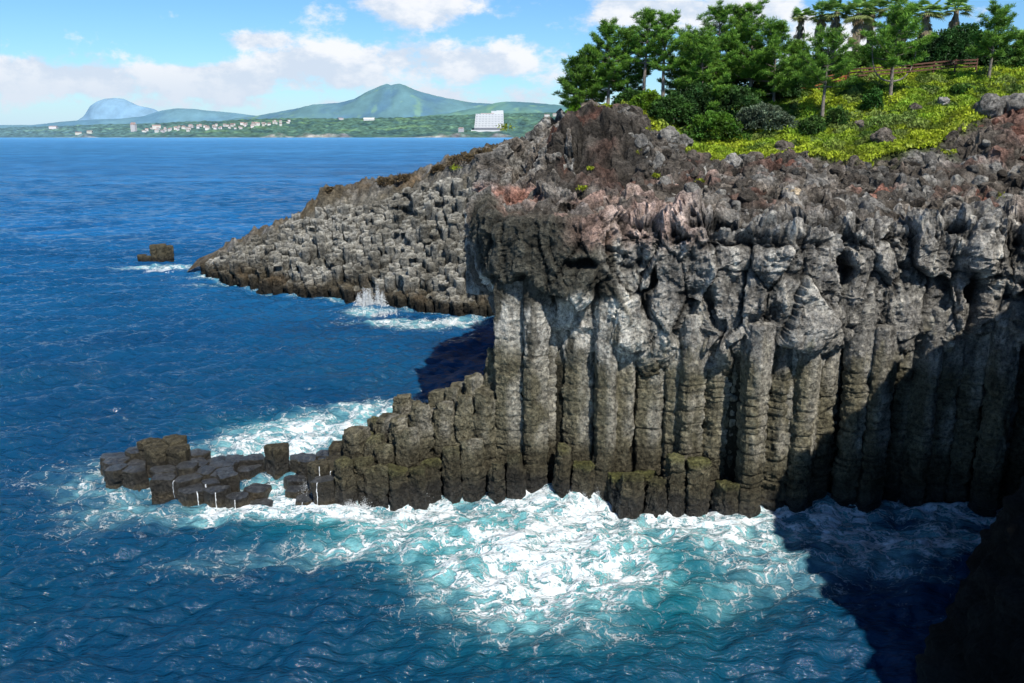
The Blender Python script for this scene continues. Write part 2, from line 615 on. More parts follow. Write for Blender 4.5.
for i, (x, y) in enumerate(lat):
    yf = np.interp(x, YF_X, YF_Y, left=99, right=99)
    yw = np.interp(x, YW_X, YW_Y)
    rng = np.random.default_rng(1000 + i)
    if x > 39.5 or x < -30.2 or y < yf - .1:
        continue
    d = y - yw
    kw = dict(seed=i, off=(x, y))
    zb = -1.6
    par, nm = sea_cliff, 'basalt_column'
    moss = 0.0
    if x < -12.2:                                   # the reef
        if y > 61.0 - .06 * abs(x + 20): continue
        par = reef
        nm = 'column_stump'
        if x < -20:
            zt = 1.6 + rng.uniform(-.35, .25)
            if -27.2 < x < -23.8 and y > 57.4: zt = 2.9 + rng.uniform(-.4, .4)
            elif x > -22.5: zt = 1.2 + rng.uniform(-.3, .3)
        else:
            zt = .35 + rng.uniform(-.5, .45)
            if y > 58.4: zt += .6
            if rng.uniform() < .24 and y < 59: continue
            zt += rng.choice([0, 0, .5, -.3])
            if abs(x + 17.8) < .8 and abs(y - 59.4) < .8: zt = 2.3
            if x > -14.3: zt = 1.7 + rng.uniform(-.4, .8)
        kw.update(segamp=.02, seg=(1.2, 2.5), rough=.06, shrink=.98, round_p=60, nang=60, tilt=(rng.normal(0, .04), rng.normal(0, .05)))
    elif x < .9 and not (d > -.8 and x > -.2):       # the stair up to the wall
        if y > 61.5: continue
        top = np.interp(x, [-12.3, -9.5, -8, -5, -3, -1.2, .9], [2.9, 5.2, 6.2, 7.0, 8.2, 10.6, 12.0])
        frac = np.interp(y, [yf, yf + 1.2, yf + 3.0], [0, .45, 1.0])
        if y > yf + 3.6: frac = .8
        zt = 2.9 + (top - 2.9) * frac + rng.uniform(-.7, .7)
        if d < -2.2: zt = 2.7 + rng.uniform(-.6, .7)
        moss = rng.uniform(0, .5) if zt < 4.5 else 0
        kw.update(segamp=.045, seg=(.6, 1.6), rough=.12, tilt=(rng.normal(0, .14), rng.normal(-.1, .14)), round_p=22, taper=rng.uniform(0, .3))
    elif d < -.85:                                   # stumps at the foot
        if 14.8 < x or rng.uniform() < .25: continue
        zt = 2.9 + .5 * (d + 1.5) + rng.uniform(-1.2, 1.2)
        if 10 < x < 14: zt += .5
        moss = rng.uniform(.1, .8)
        kw.update(segamp=.05, seg=(.8, 1.8), rough=.13, tilt=(rng.normal(0, .12), rng.normal(-.08, .12)), round_p=20, taper=rng.uniform(0, .25))
    elif d < 1.75:                                    # the wall itself
        zt = np.interp(x, [-.5, 2, 6, 8, 12, 20, 28, 34, 42], [13.5, 14.8, 14.8, 13.8, 12.6, 12.0, 12.6, 14, 14]) + 1.3 + rng.uniform(-.9, .9)
        tyre = np.interp(x, [0, 8, 12, 15, 22, 30], [.035, .03, .045, .065, .07, .05])
        sg = (.35, .85) if x > 11.5 else (.5, 1.5)
        st = np.interp(x, [-1, 4, 10, 15, 20, 30], [12.3, 10.2, 9.3, 9.6, 9.2, 9.8]) + rng.uniform(-1.0, 1.0)
        kw.update(segamp=tyre, seg=sg, seg_top=st, rough=.10, fat=.08, off=(x, y + rng.choice([-.4, -.15, 0, .3, .7], p=[.18, .27, .2, .2, .15]) + rng.uniform(-.15, .15)))
        kw['rough'] = .085
    else:
        continue
    dist, ang = hexcell(lat, i, 3.4)
    V, Fq, notch, top, dn, th = column_mesh(dist, ang, zb, zt, rng, **kw)
    if par is reef:
        n = fbm(V * .8, 3, 9)
        C = mixc(WET * 1.05, OLIVE_D * 1.25, sstep(.9, 2.9, V[:, 2] + n * .9))
        wet = (1 - sstep(.8, 2.4, V[:, 2] + n)) * .9
        C = mixc(C, np.array((.07, .055, .03)), (1 - sstep(.0, .5, np.abs(V[:, 2] - .15))) * .5)
        if zt < 2.0:
            C = mixc(C, np.array((.05, .055, .06)), top * .7); wet = np.maximum(wet, top * .95)
    else:
        C = wall_colour(V, x)
        wet = (1 - sstep(.5, 2.2, V[:, 2])) * .8
        own = rng.uniform(-.5, .5)
        C = C * (1 + .30 * own)
        # faces turned to the right are bared pale rock, faces turned left and front keep a brown rind
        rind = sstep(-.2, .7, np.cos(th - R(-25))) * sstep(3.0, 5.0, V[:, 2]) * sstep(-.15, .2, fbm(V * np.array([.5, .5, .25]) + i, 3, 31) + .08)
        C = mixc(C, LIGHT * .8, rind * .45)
        if zt < 11:
            C = mixc(C, OLIVE * .8, .35 * sstep(3.5, 6, V[:, 2]))
        if moss:
            mt = np.maximum(top, sstep(zt - .45, zt - .1, V[:, 2]) * .7)
            C = mixc(C, MOSS, mt * moss * .8)
    if par is reef and x > -24 and y < yf + 1.7 and rng.uniform() < 1:
        TRICKLES.append((i, V.reshape(-1, 60, 3), zt))
    C = C * (1 - .45 * notch * sstep(.3, .9, notch))[:, None] * np.clip(1 + dn * 3.0, .45, 1.4)[:, None]  # dark joints; shade of dents and light of bumps painted into the colour
    PENDING.append((y - yf - .35 * zt, par, nm, V, Fq, C, wet))

for par in (sea_cliff, reef):
    L_ = sorted([q for q in PENDING if q[1] is par], key=lambda q: q[0])
    for q in L_[:95]:
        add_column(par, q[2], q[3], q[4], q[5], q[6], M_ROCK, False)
    if len(L_) > 95:
        mb = MB()
        for q in L_[95:]:
            mb.add(q[3] - np.array(par.location), q[4], q[5])
        mb.build('columns_behind', M_ROCK, par)['kind'] = 'stuff'
    print('columns', par.name, len(L_))

# ------------------------------------------------------------------ the lava sheet: cliff face and cap
HOLES = [(748, 236, 2.4, .7, .45), (835, 250, .5, 2.6, .7), (896, 192, 2.4, .6, .5), (957, 318, .6, 3.0, .8), (583, 262, .9, .35, .45), (648, 290, .3, 1.8, .5), (708, 335, .35, 2.6, .6)]


def build_face():
    Q = resample(RIM, .10, .9)
    tg = np.gradient(Q, axis=0); tg /= np.linalg.norm(tg, axis=1)[:, None]
    nrm = np.stack([-tg[:, 1], tg[:, 0]], 1)           # outward (seaward)
    ns = len(Q)
    zr = T(Q[:, 0] - nrm[:, 0] * 1.5, Q[:, 1] - nrm[:, 1] * 1.5) + .1
    zr = zr + .8 * fbm(np.stack([Q[:, 0] * .25, Q[:, 1] * .25, Q[:, 0] * 0], 1), 3, 77)
    nv = 185
    ni = 44
    v = np.linspace(0, 1, nv)
    Z = -1.5 + (zr[None, :] + 1.5) * v[:, None]
    xs = Q[None, :, 0]
    P0x = np.repeat(xs, nv, 0)
    front = (np.arange(ns) < ns * .52)[None, :]
    left = 1 - sstep(5.5, 8.0, xs + 0 * Z)
    offn = .8 * fbm(np.stack([P0x.ravel() * .3, P0x.ravel() * 0, Z.ravel() * .12], 1), 2, 44).reshape(Z.shape)
    off = -.5 + .75 * sstep(8.5, 11.5, Z) + (.55 + .65 * (1 - left)) * sstep(10.6, 12.4, Z + 2.5 * offn) + offn * sstep(9, 12, Z) * (1 - left)
    capo = left * 1.15 * sstep(13.2, 15.6, Z) + left * .5 * sstep(10, 12.5, Z)
    off = off + capo
    # rounded shoulder
    sh = np.clip((Z - (zr[None] - 2.0)) / 2.0, 0, 1)
    off = off - (1 - left * .75) * 1.6 * sh ** 2
    P = np.stack([Q[None, :, 0] + nrm[None, :, 0] * off, Q[None, :, 1] + nrm[None, :, 1] * off, Z], -1)
    # rows running back over the top
    din = np.linspace(.16, 6.5, ni)
    offi = off[-1][None, :] - din[:, None]
    PX = Q[None, :, 0] + nrm[None, :, 0] * offi
    PY = Q[None, :, 1] + nrm[None, :, 1] * offi
    tz = T(PX, PY).reshape(PX.shape)
    w = np.exp(-din / 1.6)[:, None]
    PZ = zr[None] * w + (tz - .25) * (1 - w)
    P = np.concatenate([P, np.stack([PX, PY, PZ], -1)])
    nr = P.shape[0]
    # normals of the smooth sheet
    du = np.gradient(P, axis=1); dv = np.gradient(P, axis=0)
    nn = np.cross(dv, du); nn /= np.linalg.norm(nn, axis=2)[..., None] + 1e-9
    if nn[60, ns // 4, 1] > 0: nn = -nn
    P = P.reshape(-1, 3); nn = nn.reshape(-1, 3)
    x, y, z = P.T
    topm = sstep(0, 1, (np.arange(nr) - nv + 6) / 14.0)[:, None].repeat(ns, 1).ravel()
    lf = (1 - sstep(5.0, 7.5, x)) * (y < 62)
    tk = 1 - .6 * topm
    n3 = fbm(P * .13, 2, 40)
    # domain warp
    wv = np.stack([fbm(P * .5 + k * 9, 3, 50 + k) for k in range(3)], 1)
    q = P + wv * .9
    f1, f2, cid = worley(q * np.array([.40, .40, .13]), 60)
    b1, b2, bid = worley(q * np.array([.95, .95, .6]), 61)
    s1, s2, sid = worley(q * 2.3, 62)
    up = sstep(8.5, 12.5, z + n3 * 5)
    upm = sstep(12, 15, z + n3 * 5)
    lowf = fbm(P * np.array([.14, .14, .12]) + 2.2, 2, 67)
    h1, h2, hid = worley((P + wv * .35) * np.array([.46, .46, .24]), 74)
    j1, j2, jid = worley((P + wv * .25) * np.array([1.25, 1.25, .8]), 75)
    rugm_ = sstep(16.6, 18.6, z + n3 * 3)
    tlt = 2 * (np.modf(hid * 37.7)[0] - .5) * (np.modf(z * .33 + hid * 9)[0] - .5)
    dsp = up * .85 * (.60 - f1 ** 1.3) * (1 - .35 * lf)
    dsp += up * (1 - .55 * lf) * (1.35 * (hid - .5) + .30 * (.35 + rugm_) * (jid - .5) + .35 * tlt)
    dsp -= up * .28 * (1 - sstep(0, .10, h2 - h1)) * (1 - .5 * lf)
    wflank = (y > 61.5)
    dsp += upm * 1.6 * lowf * (1 - .8 * lf) * (1 - .75 * wflank)
    rugm = .22 + .78 * sstep(16.6, 18.6, z + n3 * 3)
    dsp += upm * rugm * .5 * (.50 - b1 ** 1.1) * (1 - .82 * lf)
    dsp += upm * .18 * (.45 - s1) * (1 - .6 * lf)
    dsp += rugm * (upm * .8 * tk * (bid - .5) + upm * .34 * tk * (sid - .5)) * (1 - .7 * lf) + up * .35 * (cid - .5)
    k1, k2, kid = worley(P * 4.6, 73)
    dsp += up * .10 * tk * (kid - .5) * (1 - .4 * lf)
    rg = ridged(q * .6, 5, 63)
    dsp += upm * rugm * .7 * tk * (rg - .5) * (1 - .8 * lf)
    dsp += up * .22 * tk * (ridged(P * np.array([1.4, 1.4, .9]), 4, 68) - .5)
    dsp += .20 * fbm(P * 1.6, 4, 64) + .12 * fbm(P * 5, 3, 65)
    # caverns under the lip
    cv = fbm(q * np.array([.25, .25, .30]) + 3.3, 3, 66)
    hole = .35 * sstep(.16, .30, cv) * sstep(13.6, 15.4, z) * (1 - lf) * (1 - sstep(19.6, 20.6, z)) * sstep(8, 10, x)
    hole = np.maximum(hole, sstep(.25, .40, fbm(q * np.array([.8, .8, .7]) + 1.3, 3, 69)) * upm * (1 - lf) * .45 * rugm)
    for hpx, hpy, hw, hh_, hd in HOLES:
        hx_, _, hz_ = atY(hpx, hpy, 55.0)
        rr = ((q[:, 0] - hx_ + wv[:, 0] * .8) / hw) ** 2 + ((q[:, 2] - hz_) / hh_) ** 2
        e = np.exp(-rr ** 2) * (y < 61)
        hole = np.maximum(hole, e * hd)
        dsp += .8 * hd * np.exp(-(((q[:, 0] - hx_) / hw / 1.2) ** 2 + ((q[:, 2] - hz_ - hh_ * 1.35) / (hh_ * .5)) ** 2)) * (y < 61)
    dsp -= 2.4 * hole
    # cracks of the dark corner block and its arched under-edge
    cr = np.minimum(f2 - f1, 1)
    dsp -= lf * .25 * (1 - sstep(0, .05, cr)) * sstep(12, 14, z)
    arch = 14.6 + .9 * np.sin(x * 1.05 + .6) + .5 * np.sin(x * 2.3) + .5 * fbm(P * .5, 2, 72)
    dsp -= lf * .9 * (1 - sstep(arch - .25, arch + .35, z)) * sstep(9, 11, z)
    V = P + nn * dsp[:, None] + wv * (upm * .55 * (1 - .7 * lf))[:, None]
    C = wall_colour(V, None)
    # rubble colour at the top
    nb = fbm(V * .35, 4, 70)
    rub = mixc(BROWN, GREY * .8, sstep(-.1, .25, nb)); rub = mixc(rub, REDC, sstep(.14, .34, fbm(V * .22 + 8, 3, 71)))
    right = sstep(30, 34, x + nb * 4) * sstep(17.5, 19, z)
    C = mixc(C, mixc(REDC, BROWN, sstep(-.1, .2, nb)), right * .7)
    rm = np.clip(topm * sstep(8, 13, x + nb * 4) + topm * (y > 62.5), 0, 1)
    C = mixc(C, rub, rm)
    tl = topm * (1 - sstep(8, 13, x + nb * 4)) * (y < 62.5)
    C = mixc(C, mixc(PINK * .8, BROWN * .7, sstep(-.2, .08, nb)), tl * .45)
    # dark rough west flank
    wst = sstep(58.6, 60.5, y) * (x < 2.5) * (1 - sstep(17, 18, z) * (y < 62)) + sstep(61, 63, y) * (x >= 2.5) * (x < 6)
    C = mixc(C, mixc(BROWN * .8, GREY * .75, sstep(-.2, .2, nb)), wst * .95)
    rd = wst * (1 - sstep(.5, 1.6, np.hypot((V[:, 1] - 66.5) / 3, (V[:, 2] - 19.5) / 1.4)))
    C = mixc(C, REDC * 1.3, rd)
    G_ = dsp.reshape(nr, ns)

    def blur(A, k):
        for ax in (0, 1):
            B = np.concatenate([np.repeat(np.take(A, [0], ax), k, ax), A, np.repeat(np.take(A, [-1], ax), k + 1, ax)], ax)
            cs_ = np.cumsum(B, ax)
            n_ = A.shape[ax]
            A = (np.take(cs_, np.arange(2 * k + 1, 2 * k + 1 + n_), ax) - np.take(cs_, np.arange(0, n_), ax)) / (2 * k + 1)
        return A
    cvt = np.clip(1 + 1.5 * (G_ - blur(G_, 5)) + .55 * (G_ - blur(G_, 18)), .28, 1.45).ravel()  # shade in crevices and light on ridges painted into the colour
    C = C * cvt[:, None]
    cav = np.clip(1 - 1.0 * hole, .25, 1) * np.clip(.7 + .6 * sstep(.0, .25, f2 - f1), 0, 1.1) ** (up * (1 - .6 * lf)) * np.clip(.62 + .95 * (rg - .1), .5, 1.25) ** (upm * (1 - .6 * lf))  # hollows and cracks darkened too, as painted shade
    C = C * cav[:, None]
    C = C * (.22 + .78 * sstep(8.5, 11, z))[:, None]  # sheet behind the columns darkened: shade of the gaps painted in
    wet = (1 - sstep(.5, 2.5, z)) * .7
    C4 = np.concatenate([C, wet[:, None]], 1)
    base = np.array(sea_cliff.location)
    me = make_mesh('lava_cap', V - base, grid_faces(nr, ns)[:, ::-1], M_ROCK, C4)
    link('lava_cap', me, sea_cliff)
    me.polygons.foreach_set('use_smooth', np.zeros(len(me.polygons), bool))
    return Q


RIMQ = build_face()


def inside_depth(x, y):
    """distance inland from the rim curve (negative seaward)"""
    Q = RIMQ[::4]
    tg = np.gradient(Q, axis=0); tg /= np.linalg.norm(tg, axis=1)[:, None]
    nrm = np.stack([-tg[:, 1], tg[:, 0]], 1)
    out = np.zeros(len(x))
    for a in range(0, len(x), 20000):
        dx = x[a:a + 20000, None] - Q[None, :, 0]
        dy = y[a:a + 20000, None] - Q[None, :, 1]
        d2 = dx * dx + dy * dy
        k = d2.argmin(1)
        sgn = -(dx[np.arange(len(k)), k] * nrm[k, 0] + dy[np.arange(len(k)), k] * nrm[k, 1])
        out[a:a + 20000] = np.sign(sgn) * np.sqrt(d2[np.arange(len(k)), k])
    return out


def build_top():
    ys = np.concatenate([np.arange(55, 82, .17), np.geomspace(82, 140, 90)])
    xs = np.concatenate([np.arange(-6, 52, .17), np.linspace(52.3, 95, 60)])
    XX, YY = np.meshgrid(xs, ys)
    x, y = XX.ravel(), YY.ravel()
    dep = inside_depth(x, y)
    z0 = T(x, y)
    ga = grass_amount(x, y)
    P = np.stack([x, y, z0], 1)
    wv = np.stack([fbm(P * .6 + k * 5, 3, 80 + k) for k in range(3)], 1)
    q = P + wv * .7
    q[:, 2] *= .6
    b1, b2, bid = worley(q * .42, 85)
    c1, c2, cid = worley(q * 1.05, 86)
    s1, s2, sid = worley(q * 2.4, 87)
    rock = 1 - ga
    mound = np.exp(-(((x - 5.0) / 7.2) ** 2 + ((y - 70.0) / 6.5) ** 2))
    rdg = ridged(q * .55, 5, 88)
    dz = rock * (.35 * (.5 - b1) + .3 * (.45 - c1) + .2 * (.4 - s1) + .55 * (rdg - .55) + .30 * fbm(P * 2.5, 3, 96)
                 + .95 * (bid - .5) + .55 * (cid - .5) + .20 * (sid - .5))
    dz += mound * 1.9 * (ridged(q * np.array([.3, .3, .3]), 4, 89) - .5)
    dz += ga * (.45 * fbm(P * .35, 3, 90) + .1 * fbm(P * 1.5, 2, 91))
    V = P.copy()
    V[:, 2] += dz
    V[:, :2] += wv[:, :2] * (rock * 1.3)[:, None]
    # sink the seaward edge into the cap
    V[:, 2] -= (1 - sstep(.6, 3.0, dep)) * .9
    nb = fbm(P * .30, 4, 92)
    nr_ = fbm(P * .16 + 4, 3, 93)
    C = mixc(BROWN * .95, GREY * .95, sstep(-.15, .3, nb))
    C = mixc(C, LIGHT * .8, sstep(.2, .45, fbm(P * .7, 3, 94)) * .7)
    C = mixc(C, REDC * .8, sstep(.12, .34, nr_ + (cid - .5) * .2) * .75)
    C = mixc(C, REDC * 1.15, sstep(36, 40, x + nb * 6) * (1 - sstep(74, 77, y)) * .75)
    C = mixc(C, mixc(BROWN * .45, REDC * .65, sstep(.12, .35, nr_)), np.clip(mound * 1.6, 0, 1) * .92)
    pk = np.exp(-(((x - 9) / 4) ** 2 + ((y - 60) / 2.4) ** 2))
    C = mixc(C, PINK * .7, np.clip(pk * 1.2, 0, 1) * sstep(.0, .25, nb + .05) * .8)
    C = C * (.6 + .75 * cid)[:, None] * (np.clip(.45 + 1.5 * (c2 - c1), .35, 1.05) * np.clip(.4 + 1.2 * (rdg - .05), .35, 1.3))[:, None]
    soil = np.array((.055, .075, .016))
    C = mixc(C, soil, ga)
    keep = dep > .7
    kf = keep.reshape(XX.shape)
    Fq = grid_faces(len(ys), len(xs))
    kk = keep[Fq].all(1)
    Fq = Fq[kk]
    used = np.zeros(len(V), bool); used[Fq.ravel()] = True
    idx = np.cumsum(used) - 1
    me = make_mesh('headland', V[used], idx[Fq], M_RUBBLE, C[used], False)
    o = link('headland', me)
    tag(o, kind='structure')
    return V, dep


TOPV, TOPD = build_top()

# ------------------------------------------------------------------ boulders
def boulder_mesh(size, seed, col, col2=None, n=26, squash=.8):
    th = np.linspace(0, 2 * np.pi, n * 2, endpoint=False)
    ph = np.linspace(-np.pi / 2, np.pi / 2, n)
    D = np.stack([np.cos(ph)[:, None] * np.cos(th)[None], np.cos(ph)[:, None] * np.sin(th)[None], np.repeat(np.sin(ph)[:, None], 2 * n, 1)], -1).reshape(-1, 3)
    f1, f2, cid = worley(D * 1.1 + seed * 7.7, 3)
    r = 1 + .35 * fbm(D * 1.2 + seed * 3.3, 3, 5) - .38 * (f1 - .5) + .16 * fbm(D * 4 + seed, 3, 6)
    V = D * r[:, None] * np.array([size, size * .85, size * squash])
    nn = fbm(D * 2 + seed, 3, 8)
    C = mixc(col, col2 if col2 is not None else np.asarray(col) * 1.7, sstep(-.15, .3, nn))
    return make_mesh('boulder', V, grid_faces(n, 2 * n, True), M_RUBBLE, C)


def Tz(x, y):
    return float(T(np.array([x]), np.array([y]))[0])


BOULD = [
    # px, Y, size, colour, label
    (785, 71.5, 1.25, BROWN * .8, 'dark rounded lava boulder standing up at the grass edge below the grey green bush'),
    (735, 68.0, 1.15, GREY, 'pale pointed lava rock at the grass edge left of the dark rounded boulder'),
    (757, 69.0, .95, BROWN, 'small brown lump of lava rock between pale pointed rock and dark rounded boulder'),
    (668, 73.5, 1.5, GREY * .8, 'smooth grey double boulder beside the shrubs at the right end of the red mound'),
    (683, 74.0, 1.2, GREY * .55, 'dark half of the split boulder below the green shrubs'),
    (858, 75.5, .75, BROWN, 'small dark rock sitting alone in the yellow green ground cover'),
    (912, 77.0, .85, BROWN * .8, 'dark rock near the middle of the rough grass bank edge'),
    (884, 71.0, 1.3, BROWN, 'reddish brown block of lava at the lower edge of the ground cover'),
    (988, 72.0, 1.9, GREY * .6, 'large dark blue grey block at the right edge of the rubble'),
    (1012, 71.5, 1.6, GREY * .6, 'dark upright block against the right edge of the picture'),
    (940, 77.5, .8, GREY * .9, 'pale flat rock lying in the ground cover right of centre of the bank'),
]
for k, (px, Y, sz, c, lab) in enumerate(BOULD):
    x = (px - 512) / F * (Y * CP)
    z = Tz(x, Y)
    sz *= .72
    me = boulder_mesh(sz, k + 1, c)
    o = link('boulder', me)
    o.location = (x, Y, z + sz * .35)
    o.rotation_euler = (0, 0, k * 1.3)
    tag(o, lab, 'boulder', 'boulders along the edge of the ground cover')
def icosphere(sub):
    import bmesh
    bm = bmesh.new(); bmesh.ops.create_icosphere(bm, subdivisions=sub, radius=1)
    bm.verts.ensure_lookup_table()
    V = np.array([v.co[:] for v in bm.verts]); Fc = np.array([[v.index for v in f.verts] for f in bm.faces]); bm.free()
    return V, Fc


def rubble():
    rng = np.random.default_rng(404)
    tem = []
    for k in range(14):
        V, Fc = icosphere(3 if k < 7 else 2)
        # angular: clip the ball by random planes
        r = np.ones(len(V))
        for _ in range(11):
            nrm = rng.normal(size=3); nrm /= np.linalg.norm(nrm)
            dcut = rng.uniform(.55, .85)
            dn_ = V @ nrm
            r = np.where(dn_ > 1e-6, np.minimum(r, dcut / np.maximum(dn_, 1e-6)), r)
        r *= 1 + .12 * fbm(V * 2.5 + k * 7, 3, 5) + .06 * fbm(V * 6 + k, 2, 6)
        tem.append((V * r[:, None], Fc))
    n = 9000
    x = rng.uniform(-1, 46, n); y = rng.uniform(55, 80, n)
    dep = inside_depth(x, y); ga = grass_amount(x, y)
    clump = fbm(np.stack([x * .35, y * .35, x * 0], 1), 3, 402)
    keep = (dep > .5) & (ga < .55) & (clump > -.25) & (rng.uniform(size=n) < .24) & (x > 9)
    x, y = x[keep], y[keep]
    tz = T(x, y)
    from mathutils.bvhtree import BVHTree
    vt = [v.co.copy() for v in bpy.data.objects['headland'].data.vertices]
    bv = BVHTree.FromPolygons(vt, [tuple(p.vertices) for p in bpy.data.objects['headland'].data.polygons])
    VV, FF, CC, off = [], [], [], 0
    nb = fbm(np.stack([x * .3, y * .3, tz * 0], 1), 4, 92); n2 = fbm(np.stack([x * .16, y * .16, tz * .16], 1) + 4, 3, 93)
    for k in range(len(x)):
        h = bv.ray_cast(Vector((x[k], y[k], 60)), Vector((0, 0, -1)))
        if h[0] is None: continue
        big_ = rng.uniform() ** 2.6
        sz = .13 + .75 * big_
        V, Fc = tem[rng.integers(0, 7) if sz > .3 else rng.integers(7, 14)]
        q = rng.normal(size=(3, 3)); q, _ = np.linalg.qr(q)
        W = (V * np.array([1, rng.uniform(.6, 1), rng.uniform(.5, .85)])) @ q * sz
        W += np.array([x[k], y[k], h[0].z - sz * .22])
        c = BROWN * .9 if nb[k] < .05 else GREY * .85
        if n2[k] > .28 and rng.uniform() < .7: c = REDC
        if x[k] > 37 and y[k] < 76 and rng.uniform() < .6: c = REDC * 1.1
        if rng.uniform() < .06: c = LIGHT * .5
        if rng.uniform() < .18: c = c * .5
        VV.append(W); FF.append(Fc + off); CC.append(np.tile(c * rng.uniform(.6, 1.1), (len(W), 1))); off += len(W)
    o = link('lava_rubble', make_mesh('lava_rubble', np.concatenate(VV), np.concatenate(FF), M_RUBBLE, np.concatenate(CC), False))
    tag(o, 'loose grey brown and red lava rubble strewn over the top of the cliff', 'rubble', kind='stuff')


rubble()
tan = boulder_mesh(.62, 40, np.array((.42, .33, .22)), np.array((.52, .43, .31)), 20, .55)
x, y, z = atY(791, 200, 58.5)
o = link('boulder', tan); o.location = (x, y, Tz(x, y) + .6)
tag(o, 'smooth tan coloured rounded stone lying on the grey lava rim', 'boulder')

# ------------------------------------------------------------------ the near cliff on the right (in shade)
def build_near():
    ys = np.arange(4, 53.5, .2)
    Xf = np.interp(ys, [4, 15, 25, 32, 34.5, 37, 40, 44, 48, 52, 54], [23, 21, 19.5, 18.2, 18.6, 21.2, 24.2, 27.5, 32, 37, 39])
    zr = np.interp(ys, [4, 30, 36, 42, 50, 54], [31, 31, 29, 26.5, 23, 21.5])
    Xr = np.interp(ys, [4, 17, 31, 40, 47, 54], [28.5, 28.5, 28, 31.5, 37, 43])
    t = np.linspace(0, 1, 150)
    X = np.zeros((len(t), len(ys))); Z = X.copy()
    for j in range(len(ys)):
        kx = [Xf[j], Xf[j] + .7, Xf[j] + 3.2, Xf[j] + 6.5, Xr[j] - .6, Xr[j] + 2, 80]
        kz = [-2, 1.5, 9, min(16, zr[j] - 3), zr[j] - .5, zr[j], zr[j] + 1.5]
        X[:, j] = np.interp(t, [0, .15, .42, .65, .85, .92, 1], kx)
        Z[:, j] = np.interp(t, [0, .15, .42, .65, .85, .92, 1], kz)
    P = np.stack([X, np.repeat(ys[None], len(t), 0), Z], -1)
    du = np.gradient(P, axis=1); dv = np.gradient(P, axis=0)
    nn = np.cross(dv, du); nn /= np.linalg.norm(nn, axis=2)[..., None] + 1e-9
    if nn[40, 60, 0] > 0: nn = -nn
    P = P.reshape(-1, 3); nn = nn.reshape(-1, 3)
    f1, f2, c = worley(P * .35, 101)
    g1, g2, c2 = worley(P * .9, 102)
    d = 1.6 * (.55 - f1) + .9 * (.5 - g1) + .9 * (ridged(P * .45, 5, 103) - .55) + .2 * fbm(P * 2.5, 4, 104)
    V = P + nn * d[:, None]
    n = fbm(V * .4, 3, 105)
    C = mixc(GREY * .03, GREY * .06, sstep(-.2, .2, n))  # near black: the deep shade is put into the rock colour
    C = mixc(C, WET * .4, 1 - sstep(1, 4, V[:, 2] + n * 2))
    wet = (1 - sstep(.5, 3, V[:, 2])) * .7
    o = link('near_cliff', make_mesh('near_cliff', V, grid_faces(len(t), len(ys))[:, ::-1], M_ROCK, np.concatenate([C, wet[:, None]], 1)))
    tag(o, kind='structure')


build_near()

# ------------------------------------------------------------------ the honeycomb headland across the cove
HF = np.array([(-58, 154), (-55.5, 152), (-50, 143.5), (-44, 138), (-38, 133.5), (-29, 129), (-21, 125.5), (-14, 120), (-8, 117), (-2, 115), (4, 113)], float)
HCTRL = [(-57, 154, 1.2), (-50, 144.5, 2.0), (-38, 134.5, 2.3), (-21, 126.5, 2.3), (-10, 118.8, 2.0), (-2, 115.5, 2.2), (4, 113.5, 2.2),
         (-46, 151, 7.4), (-36.5, 150.5, 10.8), (-33.5, 150.5, 14.6), (-28, 149, 15.6), (-18.8, 147, 16.9), (-9.2, 142, 20.0), (-1.8, 132, 21.2), (-26, 138, 10.2), (-6, 126, 11.5), (-12, 133, 13.6),
         (5, 122, 14), (5, 132, 22), (-40, 142, 6.8), (-5, 160, 22), (-40, 165, 8), (-25, 163, 13)]
HT = RBF(HCTRL)


def hfront(x):
    return np.interp(x, HF[:, 0], HF[:, 1])


def hridge(x):
    return np.interp(x, [-58, -46, -35, -18.8, -9.2, -1.8, 6], [155.5, 151.5, 150.5, 147, 142, 132, 124])


